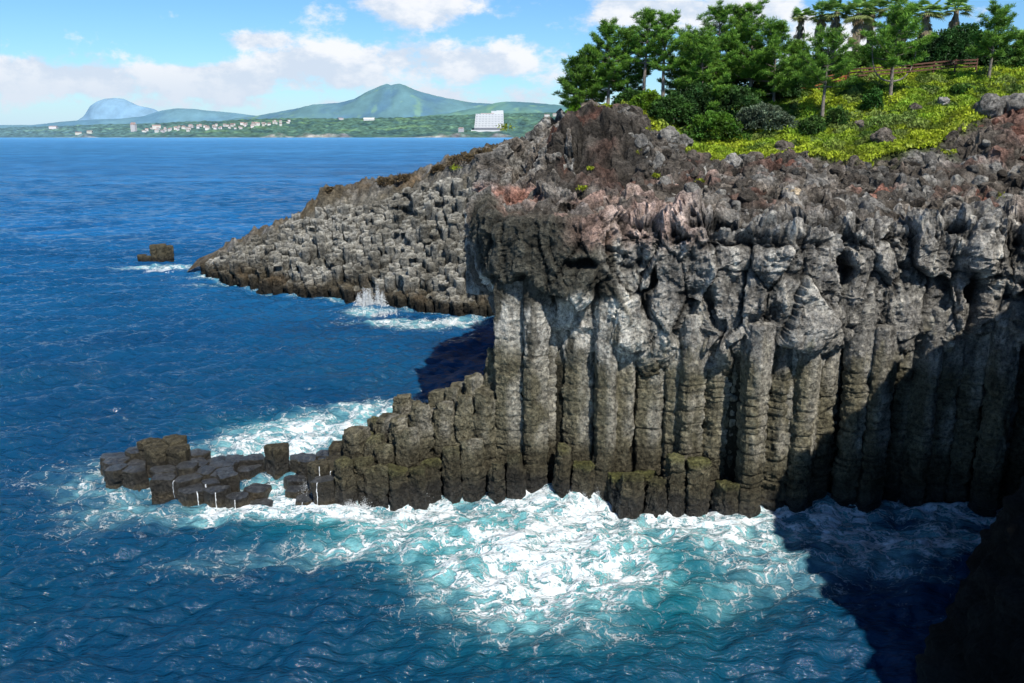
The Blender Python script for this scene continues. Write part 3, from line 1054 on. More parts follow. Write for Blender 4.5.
honey = empty('columnar_headland', (-25, 140, 0))
tag(honey, kind='structure')
honey['label'] = 'low headland across the cove whose slope is a honeycomb of pale basalt column ends'
hs = 1.45
hl = []
hr = np.random.default_rng(9)
for j in range(0, 46):
    for i in range(-44, 8):
        hl.append((i * hs + (j % 2) * hs / 2 + hr.normal(0, .24), 112.5 + j * hs * .866 + hr.normal(0, .24)))
hl = np.array(hl)
cols = []
for i, (x, y) in enumerate(hl):
    if x < -57.5 or x > 5: continue
    yf, yr = hfront(x), hridge(x)
    if y < yf + .4 or y > yr - (1.5 if x < -36 else 4.5): continue
    rng = np.random.default_rng(4000 + i)
    zt = float(HT([x], [y])[0])
    step = np.round(zt / 1.1) * 1.1
    zt = .5 * zt + .5 * step + rng.normal(0, .36) + 1.8 * float(fbm(np.array([[x * .13, y * .13, 0.]]), 3, 8)[0])
    if rng.uniform() < .07: zt -= rng.uniform(.6, 1.6)
    if y < yf + 2.2: zt = min(zt, 2.5) + rng.uniform(-.8, .3)
    zt = max(zt, .7)
    dist, ang = hexcell(hl, i, 3.5)
    V, Fq, notch, top, dn, th = column_mesh(dist, ang, max(-1, zt - 6.0), zt, rng, nang=22, dz=.5, shrink=.985, segamp=.03, rough=.22, bowl=rng.uniform(.1, .8), lean=(-.05, -.16), tilt=(rng.normal(.05, .16), rng.uniform(.0, .5)), off=(x, y), tops=(.80, .55, .25, .02), seed=i, round_p=18)
    n = fbm(V * .16, 3, 111)
    pale = np.array((.265, .258, .228)); mid = np.array((.085, .081, .068))
    C = mixc(mid * 1.3, pale, sstep(-.3, .2, n + rng.uniform(-.12, .12)))
    C = C * (.62 + .38 * top)[:, None]
    nr = len(V) // 22
    ring = np.repeat(np.arange(nr), 22)
    inner = ring >= nr - 3
    C = np.where(inner[:, None], C * rng.uniform(.3, .7), C)
    low = 1 - sstep(2.0, 4.0, V[:, 2] + n * 2.5)
    C = mixc(C, np.array((.05, .042, .028)), low * .92)
    C = mixc(C, np.array((.10, .062, .03)), low * .3 * sstep(0.05, .3, fbm(V * .3, 2, 112)))
    C = mixc(C, WET, 1 - sstep(.7, 2.2, V[:, 2] + n))
    C = C * np.clip(1 + dn * 2, .5, 1.4)[:, None]  # relief shade painted in: dents darker, bumps lighter
    cols.append((math.hypot(x, y), V, Fq, C))
cols.sort(key=lambda c: c[0])
for d_, V, Fq, C in cols[:96]:
    add_column(honey, 'column_end', V, Fq, C, np.zeros(len(V)), M_FARROCK)
mb = MB()
for d_, V, Fq, C in cols[96:]:
    mb.add(V - np.array(honey.location), Fq, C)
o = mb.build('column_field', M_FARROCK, honey, smooth=True)
o['kind'] = 'stuff'


def build_honey_ground():
    xs = np.arange(-60, 12, .3)
    t = np.concatenate([np.linspace(0, 1, 70), np.linspace(1.02, 2, 40)])
    yf = hfront(xs) + 1.2; yr = hridge(xs)
    YY = np.where(t[:, None] <= 1, yf[None] + (yr - yf)[None] * t[:, None], yr[None] + (t[:, None] - 1) * 26)
    XX = np.repeat(xs[None], len(t), 0)
    x, y = XX.ravel(), YY.ravel()
    z = HT(x, y)
    P = np.stack([x, y, z], 1)
    tt = np.repeat(t, len(xs))
    rid = sstep(.72, .92, tt)
    b1, b2, bid = worley(P * .38, 121)
    c1, c2, cid = worley(P * .9, 122)
    dz = -1.3 * (1 - rid) + rid * (1.9 * (.5 - b1) + 1.3 * (.5 - c1) + 1.8 * (ridged(P * .25, 5, 123) - .4) + .5 * fbm(P * 1.2, 3, 126))
    end = sstep(-58, -52, x)
    fall = sstep(1.2, 2.0, tt) * 10
    V = P.copy(); V[:, 2] += dz * end - fall
    n = fbm(P * .2, 4, 124)
    C = mixc(np.array((.10, .082, .055)), GREY * .8, sstep(-.1, .2, n))
    C = mixc(C, np.array((.13, .09, .05)), sstep(.05, .25, fbm(P * .12 + 3, 3, 125)) * .8)
    C = mixc(C, np.array((.17, .16, .13)), 1 - rid)
    C = C * np.clip(.55 + 1.2 * (c2 - c1), .4, 1.1)[:, None]
    o = link('rocky_ground', make_mesh('rocky_ground', V - np.array(honey.location), grid_faces(len(t), len(xs)), M_FARROCK, C), honey)


build_honey_ground()
# tall pillar cluster at the near end of the honeycomb headland
for k, (px, py, Y, r) in enumerate([(478, 200, 69.5, .55), (485, 188, 70.2, .6), (492, 190, 69.6, .5), (498, 199, 70.2, .5), (504, 194, 71, .6), (472, 216, 69.8, .5), (511, 203, 70.4, .5)]):
    x, y, zt = atY(px, py, Y)
    rng = np.random.default_rng(600 + k)
    ang = np.arange(6) * np.pi / 3 + rng.uniform(0, 1)
    V, Fq, notch, top, dn, th = column_mesh(np.full(6, r), ang, 12, zt, rng, nang=28, dz=.3, shrink=1, segamp=.03, rough=.15, off=(x, y), seed=k + 70)
    n = fbm(V * .4, 3, 131)
    C = mixc(GREY * .7, LIGHT * .75, sstep(-.15, .25, n))
    add_column(sea_cliff, 'pillar', V, Fq, C * np.clip(1 + dn * 2, .5, 1.3)[:, None], np.zeros(len(V)), M_FARROCK)  # dents darkened and bumps paled, as painted relief shade

# ------------------------------------------------------------------ the stack off the headland
stack = empty('sea_stack', (-71, 168, 0))
tag(stack, 'small dark square topped basalt stack alone in the sea left of the far headland', 'sea stack')
for k, (dx, dy, r, h) in enumerate([(-2.6, .3, .85, 1.4), (-1.3, -.2, .8, 1.2), (.2, .2, .95, 3.4), (1.6, -.3, .9, 3.6), (2.9, .3, .8, 3.2), (1.0, 1.5, .9, 3.3)]):
    rng = np.random.default_rng(700 + k)
    ang = np.arange(6) * np.pi / 3 + rng.uniform(0, 1)
    V, Fq, notch, top, dn, th = column_mesh(np.full(6, r), ang, -1, h, rng, nang=24, dz=.25, shrink=1, segamp=.02, rough=.1, off=(-71 + dx, 168 + dy), seed=k + 90)
    C = mixc(WET, OLIVE_D * 1.3, sstep(.3, 1.8, V[:, 2]))
    add_column(stack, 'column_stump', V, Fq, C, np.zeros(len(V)), M_FARROCK)

# ------------------------------------------------------------------ sea
def foam_field(x, y):
    """density of foam 0..1 and turquoise 0..1 on the water"""
    def g(px, py, rx, ry, a, rot=0.0):
        cx, cy, _ = atZ(px, py)
        c, s = math.cos(rot), math.sin(rot)
        dx, dy = x - cx, y - cy
        u = (dx * c + dy * s) / rx; v = (-dx * s + dy * c) / ry
        return a * np.exp(-(u * u + v * v))
    blobs = [(285, 484, 4.5, 2.2, .95), (250, 492, 3, 1.6, .8), (315, 490, 2.5, 1.6, .95), (500, 512, 9, 2.4, .95), (560, 540, 7.5, 4.5, .95), (530, 575, 4.5, 3.5, .8), (455, 535, 6, 2.5, .8), (600, 570, 4, 3, .6), (430, 515, 8, 2.2, .9), (345, 512, 6, 2.0, .95), (270, 515, 6, 2.0, .75),
             (640, 535, 8, 3.0, .70), (700, 540, 5, 3, .60), (470, 560, 9, 5, .55), (560, 590, 6.5, 5, .62), (390, 545, 8, 3.2, .55), (330, 555, 8, 3.0, .42),
             (620, 600, 8, 5, .40), (480, 610, 8, 4.5, .42), (660, 570, 8, 4, .45), (560, 630, 10, 4, .30), (590, 640, 3.5, 2, .35),
             (720, 575, 6, 3, .40), (260, 570, 10, 4, .28), (690, 515, 8, 1.3, .5),
             (800, 530, 9, 3.2, .72), (880, 535, 9, 3.5, .78), (950, 540, 5, 2.5, .95), (840, 560, 9, 4, .50), (780, 590, 9, 4, .33), (960, 585, 4, 2, .45), (890, 600, 8, 4, .25),
             (290, 442, 9, 4.5, .9), (340, 430, 9, 4.5, .95), (385, 412, 8, 4.5, .8), (235, 452, 7, 3.5, .7), (310, 455, 7, 3, .9), (420, 405, 8, 4, .4), (300, 410, 14, 4, .3),
             (85, 490, 5, 4, .52), (110, 512, 7, 1.8, .42), (60, 520, 7, 3.5, .38), (100, 545, 8, 4, .30), (150, 555, 8, 4, .26), (215, 520, 6, 1.5, .7), (30, 480, 8, 4, .3), (120, 465, 5, 3, .42), (75, 460, 8, 3, .30), (190, 565, 7, 2, .2),
             (178, 268, 15, 4.5, .95), (205, 278, 9, 3.5, .8), (240, 285, 12, 3.5, .7), (290, 292, 12, 3, .55), (130, 268, 12, 4, .45), (200, 300, 22, 5, .3),
             (375, 312, 6, 4.5, .95), (392, 322, 8, 3.0, .85), (455, 325, 8, 2.6, .95), (425, 327, 8, 3, .65), (360, 345, 20, 8, .22), (480, 322, 5, 2.5, .8), (340, 300, 8, 3, .5),
             (230, 350, 25, 6, .25), (420, 370, 12, 5, .28), (150, 400, 20, 6, .16), (20, 430, 20, 6, .18)]
    d = np.zeros(len(x))
    for b in blobs:
        d = np.maximum(d, 0) ; gg = g(*b); d = np.maximum(d, gg) + .35 * np.minimum(d, gg)
    # a pale collar along the foot of rocks
    yf = np.interp(x, YF_X, YF_Y, left=999, right=999) - .9
    col = np.exp(-(np.maximum(yf - .2 - y, 0) / 1.2) ** 2) * (y < yf + 2.6)
    d = 1 - (1 - d) * (1 - .9 * np.where(x < -21, .3, 1) * col)
    hf = hfront(x)
    d = 1 - (1 - d) * (1 - .45 * np.exp(-((hf - y) / 1.4) ** 2) * (x > -58) * (x < 4))
    t = np.zeros(len(x))
    for b in [(535, 550, 7, 4.5, .95), (585, 585, 5, 3.0, .6), (640, 555, 4.5, 2.6, .35), (430, 530, 8, 3, .5), (570, 640, 8, 3.5, .22), (330, 522, 6, 2, .35), (680, 595, 5, 3, .25), (300, 425, 8, 3, .3)]:
        t = 1 - (1 - t) * (1 - g(*b))
    return np.clip(d * .93 + .45 * col * np.where(x < -21, .2, 1), 0, 1.35), np.clip(t, 0, 1)


def build_sea():
    rows = np.concatenate([np.arange(16, 30, .5), np.geomspace(30, 75, 420), np.geomspace(75.3, 200, 330), np.geomspace(200.8, 1100, 330), np.geomspace(1110, 60000, 150)])
    cu = np.linspace(-1, 1, 640)
    X = cu[None] * (rows[:, None] * .72 + 6)
    X = np.sign(X) * np.abs(X)
    Y = np.repeat(rows[:, None], len(cu), 1)
    # widen the far sheet to reach every horizon
    wide = sstep(1500, 20000, Y)
    X = X * (1 + 3 * wide)
    x, y = X.ravel(), Y.ravel()
    spac = np.repeat(np.gradient(rows), len(cu))
    spac = np.maximum(spac, np.abs(np.gradient(X, axis=1)).ravel())
    z = np.zeros(len(x)); gx = z.copy(); gy = z.copy()
    wr = np.random.default_rng(3)
    for k in range(90):
        lam = .8 * (13.0 / .8) ** (wr.uniform() ** 1.15)
        th = R(-62) + wr.normal(0, .55)
        a = .0135 * lam ** .60
        kx, ky = math.cos(th) * 2 * np.pi / lam, math.sin(th) * 2 * np.pi / lam
        fade = 1 - sstep(.25, .55, spac / lam)
        ph = kx * x + ky * y + wr.uniform(0, 6.28) + .8 * np.sin(x * .045 * wr.uniform(.5, 1.5) + wr.uniform(0, 6)) + .8 * np.sin(y * .05 * wr.uniform(.5, 1.5) + wr.uniform(0, 6))
        z += fade * a * np.sin(ph)
        gx -= fade * a * .35 * math.cos(th) * np.cos(ph); gy -= fade * a * .35 * math.sin(th) * np.cos(ph)
    fd, tq = foam_field(x, y)
    near = (y < 200)
    P2 = np.stack([x * .5, y * .5, z * 0], 1)
    ch = np.zeros(len(x)); ch[near] = fbm(P2[near] * 1.6, 4, 141)
    z += np.minimum(fd, 1) * ch * .26 + np.minimum(fd, 1) * .05
    V = np.stack([x + gx, y + gy, z], 1)
    me = make_mesh('sea', V, grid_faces(len(rows), len(cu)), None, None, True, {'foam': fd, 'turq': tq})
    return me


m, nt, out = new_mat('sea_water')
pos = objcoord(nt)
fo = N(nt, 'ShaderNodeAttribute', attribute_name='foam').outputs['Fac']
tq = N(nt, 'ShaderNodeAttribute', attribute_name='turq').outputs['Fac']
# flatten the coordinates
sx = N(nt, 'ShaderNodeSeparateXYZ'); L(nt, pos, sx.inputs[0])
cx = N(nt, 'ShaderNodeCombineXYZ'); L(nt, sx.outputs[0], cx.inputs[0]); L(nt, sx.outputs[1], cx.inputs[1])
flat = cx.outputs[0]
wn = noise(nt, flat, .45, 4, .6)
wsub = N(nt, 'ShaderNodeVectorMath', operation='SUBTRACT'); L(nt, wn.outputs['Color'], wsub.inputs[0]); wsub.inputs[1].default_value = (.5, .5, .5)
wsc = N(nt, 'ShaderNodeVectorMath', operation='SCALE'); L(nt, wsub.outputs[0], wsc.inputs[0]); wsc.inputs['Scale'].default_value = 3.2
wad = N(nt, 'ShaderNodeVectorMath', operation='ADD'); L(nt, flat, wad.inputs[0]); L(nt, wsc.outputs[0], wad.inputs[1])
wv = wad.outputs[0]


def lace(scale, w):
    v = N(nt, 'ShaderNodeTexVoronoi', feature='DISTANCE_TO_EDGE')
    v.inputs['Scale'].default_value = scale
    L(nt, wv, v.inputs['Vector'])
    return maprange(nt, v.outputs['Distance'], 0.0, w, 1.0, 0.0)


l1 = lace(.55, .22)
l2 = lace(2.3, .28)
fn = noise(nt, wv, .55, 7, .68)
fn2 = noise(nt, wv, 3.2, 6, .7)
pat = math_n(nt, 'ADD', math_n(nt, 'MULTIPLY', l1, .30), math_n(nt, 'MULTIPLY', l2, .24))
pat = math_n(nt, 'ADD', pat, math_n(nt, 'MULTIPLY', fn.outputs[0], .55))
pat = math_n(nt, 'ADD', pat, math_n(nt, 'MULTIPLY', fn2.outputs[0], .30))      # about .3 .. 1.3
fob = noise(nt, flat, .16, 5, .6)
fo = math_n(nt, 'MULTIPLY', fo, maprange(nt, fob.outputs[0], .32, .62, .55, 1.1))
thr = maprange(nt, fo, 0.0, 1.3, 1.12, .45, smooth=False)
fn3 = noise(nt, flat, 9.0, 4, .7)
pat = math_n(nt, 'ADD', pat, math_n(nt, 'MULTIPLY', math_n(nt, 'SUBTRACT', fn3.outputs[0], .5), .42))
fm = maprange(nt, math_n(nt, 'SUBTRACT', pat, thr), -.06, .24, 0, 1)
fm = math_n(nt, 'MULTIPLY', fm, maprange(nt, fo, .04, .22, 0, 1))
# faint veil of bubbles under dense foam
veil = math_n(nt, 'MULTIPLY', maprange(nt, fo, .30, .95, 0, .85), maprange(nt, fn.outputs[0], .35, .65, .3, 1))
# water colours
dist = maprange(nt, sx.outputs[1], 40, 240, 0, 1, smooth=False)
deep = mixrgb(nt, dist, (.0022, .042, .092), (.011, .112, .29))
deep = mixrgb(nt, maprange(nt, sx.outputs[1], 160, 1200, 0, 1, smooth=False), deep, (.055, .22, .44))
big = noise(nt, flat, .035, 4, .6)
deep = mixrgb(nt, maprange(nt, big.outputs[0], .35, .7, 0, .45), deep, (.002, .024, .085))
deep = mixrgb(nt, maprange(nt, sx.outputs[1], 1200, 4500, 0, .85), deep, (.11, .33, .60))
mps = N(nt, 'ShaderNodeMapping'); mps.inputs['Scale'].default_value = (.3, 1, 1); mps.inputs['Rotation'].default_value = (0, 0, R(-14)); L(nt, flat, mps.inputs['Vector'])
st1 = noise(nt, mps.outputs[0], .12, 7, .72)
st2 = noise(nt, mps.outputs[0], .012, 5, .6)
stf = maprange(nt, math_n(nt, 'ADD', math_n(nt, 'MULTIPLY', st1.outputs[0], .8), math_n(nt, 'MULTIPLY', st2.outputs[0], .6)), .5, .9, .62, 1.38, smooth=False)
stf = math_n(nt, 'ADD', 1.0, math_n(nt, 'MULTIPLY', math_n(nt, 'SUBTRACT', stf, 1.0), maprange(nt, sx.outputs[1], 60, 160, .25, 1.0)))
deep = mixrgb(nt, 1.0, deep, stf, 'MULTIPLY')
wc = mixrgb(nt, tq, deep, (.006, .21, .23))
wc = mixrgb(nt, veil, wc, (.27, .60, .62))
p = N(nt, 'ShaderNodeBsdfPrincipled')
fcol = mixrgb(nt, fm, wc, mixrgb(nt, maprange(nt, fn2.outputs[0], .35, .6, 0, 1), (.44, .56, .60), (.76, .79, .80)))
L(nt, fcol, p.inputs['Base Color'])
L(nt, math_n(nt, 'MAXIMUM', maprange(nt, fm, 0, 1, .10, .75), maprange(nt, sx.outputs[1], 80, 900, .10, .42, smooth=False)), p.inputs['Roughness'])
L(nt, math_n(nt, 'MULTIPLY', maprange(nt, fm, 0, 1, .5, .15), maprange(nt, sx.outputs[1], 50, 300, 1.0, .10)), p.inputs['Specular IOR Level'])
p.inputs['IOR'].default_value = 1.33
mpg = N(nt, 'ShaderNodeMapping'); mpg.inputs['Rotation'].default_value = (0, 0, R(-28)); mpg.inputs['Scale'].default_value = (.45, 1, 1)
L(nt, flat, mpg.inputs['Vector'])
r1 = noise(nt, mpg.outputs[0], 1.6, 4, .55, 0)
r2 = noise(nt, mpg.outputs[0], .30, 5, .62, 0)
r3 = noise(nt, mpg.outputs[0], .045, 4, .6)
r0 = noise(nt, mpg.outputs[0], 5.5, 4, .6)
hh = math_n(nt, 'ADD', math_n(nt, 'ADD', math_n(nt, 'MULTIPLY', r1.outputs[0], .42), math_n(nt, 'MULTIPLY', r0.outputs[0], .15)), math_n(nt, 'MULTIPLY', r2.outputs[0], math_n(nt, 'MULTIPLY', dist, 1.3)))
hh = math_n(nt, 'ADD', hh, math_n(nt, 'MULTIPLY', r3.outputs[0], maprange(nt, sx.outputs[1], 150, 900, 0, 5)))
hh = math_n(nt, 'ADD', hh, math_n(nt, 'MULTIPLY', fm, .10))
bp = N(nt, 'ShaderNodeBump'); bp.inputs['Strength'].default_value = 1.0; bp.inputs['Distance'].default_value = 1.0
L(nt, hh, bp.inputs['Height']); L(nt, bp.outputs[0], p.inputs['Normal'])
L(nt, p.outputs[0], out.inputs[0])
M_SEA = m
sea_me = build_sea(); sea_me.materials.append(M_SEA)
sea = link('sea', sea_me); tag(sea, kind='structure')

# splashes and trickles of white water
m, nt, out = new_mat('white_water')
p = N(nt, 'ShaderNodeBsdfPrincipled'); p.inputs['Base Color'].default_value = (.88, .91, .92, 1); p.inputs['Roughness'].default_value = .6
tr = N(nt, 'ShaderNodeBsdfTranslucent'); tr.inputs['Color'].default_value = (.88, .91, .92, 1)
mx = N(nt, 'ShaderNodeMixShader'); mx.inputs[0].default_value = .35
L(nt, p.outputs[0], mx.inputs[1]); L(nt, tr.outputs[0], mx.inputs[2]); L(nt, mx.outputs[0], out.inputs[0])
M_SPRAY = m


def tris_cloud(C, size, rng, flat=1.0):
    """one small tetra-like chip at each centre"""
    n = len(C)
    a = rng.normal(size=(n, 4, 3)); a /= np.linalg.norm(a, axis=2)[..., None]
    a[..., 2] *= flat
    V = C[:, None, :] + a * size[:, None, None]
    b = np.arange(n)[:, None] * 4
    Fc = np.concatenate([b + np.array([[0, 1, 2]]), b + np.array([[0, 2, 3]]), b + np.array([[0, 3, 1]]), b + np.array([[1, 3, 2]])])
    return V.reshape(-1, 3), Fc


def splash(px, py, w, h, n, lab, seed, dr=.07, dy=.4):
    x, y, _ = atZ(px, py)
    n = int(n * 3.2)
    rng = np.random.default_rng(seed)
    t = rng.uniform(size=n) ** 1.9
    az = rng.uniform(0, 2 * np.pi, n)
    jet = rng.integers(0, 7, n)
    jx = rng.normal(0, w * .45, 7)[jet]; jh = (h * rng.uniform(.4, 1.0, 7))[jet]
    C = np.stack([jx + np.cos(az) * rng.normal(0, w * .16, n) * (1 - t * .5), np.sin(az) * rng.normal(0, dy, n), t * jh * rng.uniform(.6, 1, n)], 1)
    V, Fc = tris_cloud(C, dr * .62 * rng.uniform(.3, 1.4, n) * (1.3 - .8 * t), rng)
    o = link('splash', make_mesh('splash', V, Fc, M_SPRAY, None, False))
    o.location = (x, y, 0)
    tag(o, lab, 'splash')


splash(266, 281, 1.5, 3.0, 900, 'thin upright white splash against the dark foot of the far headland', 1, .11)
splash(367, 306, 2.6, 3.6, 2600, 'large white splash bursting at the near end of the far headland', 2, .14)
splash(384, 316, 2.2, 1.6, 500, 'low white splash between dark stumps under the honeycomb slope', 3, .12)
splash(452, 323, 3.5, .9, 700, 'long low breaker along the foot of the honeycomb slope', 14, .12, .8)
splash(330, 494, 1.9, 2.2, 1500, 'fan of white spray where the sea pours over the low middle of the reef', 4, .05, .8)
splash(352, 508, 1.6, .9, 900, 'white spray at the corner where the reef meets the dark stair of columns', 5, .05)
splash(425, 497, 1.6, 1.0, 900, 'white wash bursting against the foot of the dark column stair', 6, .05)
splash(580, 503, 1.3, 1.3, 900, 'white splash at the foot of the stumps below the middle of the cliff', 7, .05)
splash(160, 272, 3.0, .9, 500, 'white surf churned up between the lone stack and the far headland', 8, .12, .8)


def trickles():
    for (i, G, zt) in TRICKLES:
        rng = np.random.default_rng(9000 + i)
        nz_ = G.shape[0] - 4
        cen = G[nz_ - 1].mean(0)
        mbb = MB()
        for q in range(1):
            c = int(rng.integers(36, 54)); wd = int(rng.integers(1, 3))
            r0 = next(k for k in range(nz_) if G[k, c, 2] > -.2)
            idx = np.arange(r0, nz_ + 1)
            cols_ = np.arange(c, c + wd + 1) % 60
            P = G[np.ix_(idx, cols_)].copy()
            d = P - cen; d[..., 2] = 0; d /= np.linalg.norm(d, axis=2)[..., None] + 1e-6
            P += d * (.05 + .05 * rng.uniform(size=P.shape[:2]))[..., None]
            P[-1, :, 2] += .03
            P = P[:, :2]; P[:, 1] = P[:, 0] + (P[:, 1] - P[:, 0]) * (.25 + .6 * rng.uniform(size=(len(P), 1)))
            wd = 1
            mbb.add((P - np.array([cen[0], cen[1], 0])).reshape(-1, 3), grid_faces(len(idx), wd + 1), (.8, .8, .8))
        o = mbb.build('trickle', M_SPRAY, None, True)
        o.location = (cen[0], cen[1], 0)
        tag(o, 'thin white trickles of sea water running down a low reef stump', 'trickle', 'white trickles running off the reef stumps')


trickles()


# ------------------------------------------------------------------ vegetation
def blades(C, D, length, width, rng):
    """flat pointed leaf quads from centre C along D"""
    n = len(C)
    D = D / (np.linalg.norm(D, axis=1)[:, None] + 1e-9)
    r = rng.normal(size=(n, 3))
    S = np.cross(D, r); S /= np.linalg.norm(S, axis=1)[:, None] + 1e-9
    l = length[:, None]; w = width[:, None]
    V = np.stack([C - D * l * .5, C + S * w * .5, C + D * l * .5, C - S * w * .5], 1)
    b = np.arange(n)[:, None] * 4
    return V.reshape(-1, 3), b + np.array([[0, 1, 2, 3]])


def pine(px, py_top, Y, lab, seed, py_base=None, spread=1.0, crown_from=.38, lean=0.0, dark=1.0, fork=False, group='pines along the top of the headland', dens=1.0):
    rng = np.random.default_rng(seed)
    depth_u = (px - 512) / F
    # solve for ground position
    x = depth_u * (Y * CP + 1.0)
    z0 = Tz(x, Y) - .2
    _, _, ztop = atY(px, py_top, Y)
    H = max(ztop - z0, 2.0)
    root = empty('pine_tree', (x, Y, z0))
    tag(root, lab, 'pine tree', group)
    tb = MB()
    nseg = 12
    t = np.linspace(0, 1, nseg)
    bend = np.stack([lean * H * t ** 1.5 + .25 * np.sin(t * 4 + rng.uniform(0, 6)) * t * (H / 10), .2 * np.sin(t * 5 + rng.uniform(0, 6)) * t, H * t], 1)
    bend[:, 0] -= 0
    r0 = .020 * H + .04
    bark = np.array((.19, .165, .14))
    tb.tube(bend, r0 * (1 - .82 * t), 9, bark)

    def tp(f):
        return np.array([np.interp(f, t, bend[:, i]) for i in range(3)])
    LC, LD, LL, LW, LCOL = [], [], [], [], []
    pads = []
    h = crown_from
    while h < 1.0:
        nb = rng.integers(3, 5)
        a0 = rng.uniform(0, 6.28)
        for b in range(nb):
            f = (h - crown_from) / (1 - crown_from)
            ln = spread * H * (.30 * (1 - f) ** .75 + .07) * rng.uniform(.6, 1.15)
            if f < .15: ln *= .8
            az = a0 + b * 6.28 / nb + rng.normal(0, .35)
            rise = np.interp(f, [0, .5, 1], [.05, .3, .9]) + rng.normal(0, .12)
            p0 = tp(min(h + rng.uniform(-.02, .02), .99))
            s = np.linspace(0, 1, 6)
            br = p0 + np.stack([np.cos(az) * ln * s, np.sin(az) * ln * s, ln * (rise * s - .18 * s * (1 - s)) + .18 * ln * s ** 3], 1)
            tb.tube(br, r0 * .38 * (1 - f * .6) * (1 - .8 * s), 5, bark * .85)
            for s_ in np.linspace(.42, 1.0, max(3, int(ln * 3.0))):
                q = np.array([np.interp(s_, s, br[:, i]) for i in range(3)])
                pads.append((q + rng.normal(0, .16, 3) * np.array([1, 1, .45]), ln))
                for side in (-1, 1):
                    sd = np.array([-np.sin(az), np.cos(az), .15]) * side * ln * (.30 * (1.12 - s_) + .06) * rng.uniform(.5, 1.2)
                    pads.append((q + sd + rng.normal(0, .08, 3), ln))
        h += rng.uniform(.045, .075) * (10 / max(H, 5)) ** .4
    for k in range(5):
        pads.append((tp(rng.uniform(.92, 1.0)) + rng.normal(0, .12, 3), 1))
    if fork:
        for sgn in (-1, 1):
            s = np.linspace(0, 1, 9)
            w = H * .27 * sgn
            br = tp(.26) + np.stack([w * np.sin(s * 1.5), .1 * s, H * (.03 * s + .40 * s ** 2.6)], 1)
            tb.tube(br, r0 * .5 * (1 - .6 * s), 6, bark * 1.15)
    for q, ln in pads:
        n = int(rng.integers(32, 46) * dens)
        u = rng.normal(size=(n, 3)); u[:, 2] = np.abs(u[:, 2]) * .9 + .15
        u /= np.linalg.norm(u, axis=1)[:, None]
        rr = rng.uniform(.10, .40, n)
        c = q + u * rr[:, None] * np.array([.95, .95, .95])
        LC.append(c); LD.append(u + rng.normal(0, .35, (n, 3))); LL.append(rng.uniform(.28, .52, n)); LW.append(rng.uniform(.03, .06, n))
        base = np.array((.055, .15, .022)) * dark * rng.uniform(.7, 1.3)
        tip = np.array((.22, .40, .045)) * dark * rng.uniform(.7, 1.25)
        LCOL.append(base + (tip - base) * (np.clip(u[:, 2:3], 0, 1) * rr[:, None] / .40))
    tb.build('trunk', M_BARK, root, True)
    C = np.concatenate(LC)
    V, Fq = blades(C, np.concatenate(LD), np.concatenate(LL), np.concatenate(LW), rng)
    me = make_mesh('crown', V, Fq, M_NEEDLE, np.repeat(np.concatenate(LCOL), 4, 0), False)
    link('crown', me, root)
    return root


G1 = 'pines of the dense grove above the red mound'
G2 = 'single pines standing on the ground cover'
pine(576, 62, 86, 'low dark pine at the far left end of the grove, leaning over the red mound', 1, spread=1.2, crown_from=.22, dark=.75, group=G1)
pine(590, 50, 87, 'second pine from the left of the grove, with a ragged pointed top', 2, spread=1.05, crown_from=.26, dark=.85, group=G1)
pine(606, 29, 86, 'tall pine on the left of the grove, rising above its low dark neighbours', 3, crown_from=.30, dark=1.0, group=G1)
pine(624, 34, 88, 'narrow pine just left of the tallest bare trunk in the grove', 4, spread=.9, crown_from=.30, dark=.9, group=G1)
pine(641, 15, 85, 'slim pine with a long bare pale trunk in the left half of the grove', 5, spread=.68, crown_from=.50, dark=1.05, group=G1)
pine(660, 18, 85, 'pine with a flat topped crown and pale trunk right of the slim one', 6, spread=.75, crown_from=.48, dark=1.1, group=G1)
pine(681, 38, 87, 'shorter bushy pine filling the dip in the middle of the grove', 7, spread=1.1, crown_from=.25, dark=.9, group=G1)
pine(698, 40, 83, 'low broad pine in front of the dip in the grove', 8, spread=1.2, crown_from=.18, dark=1.0, group=G1)
pine(710, 14, 86, 'tall full pine left of the twin tops at the right of the grove', 9, spread=.95, crown_from=.35, dark=1.0, group=G1)
pine(727, 11, 87, 'left one of the twin highest pines at the right of the grove', 10, spread=.8, crown_from=.35, dark=.95, group=G1)
pine(744, 10, 86, 'right one of the twin highest pines at the right of the grove', 11, spread=.9, crown_from=.3, dark=1.05, group=G1)
pine(768, 30, 85, 'wide bushy pine sloping down at the right end of the grove', 12, spread=1.2, crown_from=.2, dark=1.0, group=G1)
pine(788, 46, 87, 'small pine at the extreme right end of the grove', 13, spread=1.1, crown_from=.2, dark=.95, group=G1)
pine(817, 38, 79, 'small slender pine with a pale trunk on the bank left of the forked pine', 14, spread=1.15, crown_from=.42, lean=-.02, dark=1.0, group=G2, dens=.8)
pine(882, 17, 81, 'broad pine with forked curving branches on the ground cover in front of the palms', 15, spread=1.45, crown_from=.45, fork=True, dark=1.15, group=G2, dens=.9)
pine(976, 10, 83, 'tall open pine with a pale trunk at the right of the bank', 16, spread=1.1, crown_from=.36, lean=.03, dark=1.0, group=G2, dens=.9)
pine(1006, 38, 88, 'small pine at the right edge behind the tall open pine', 17, spread=1.0, crown_from=.3, dark=.9, group=G2)


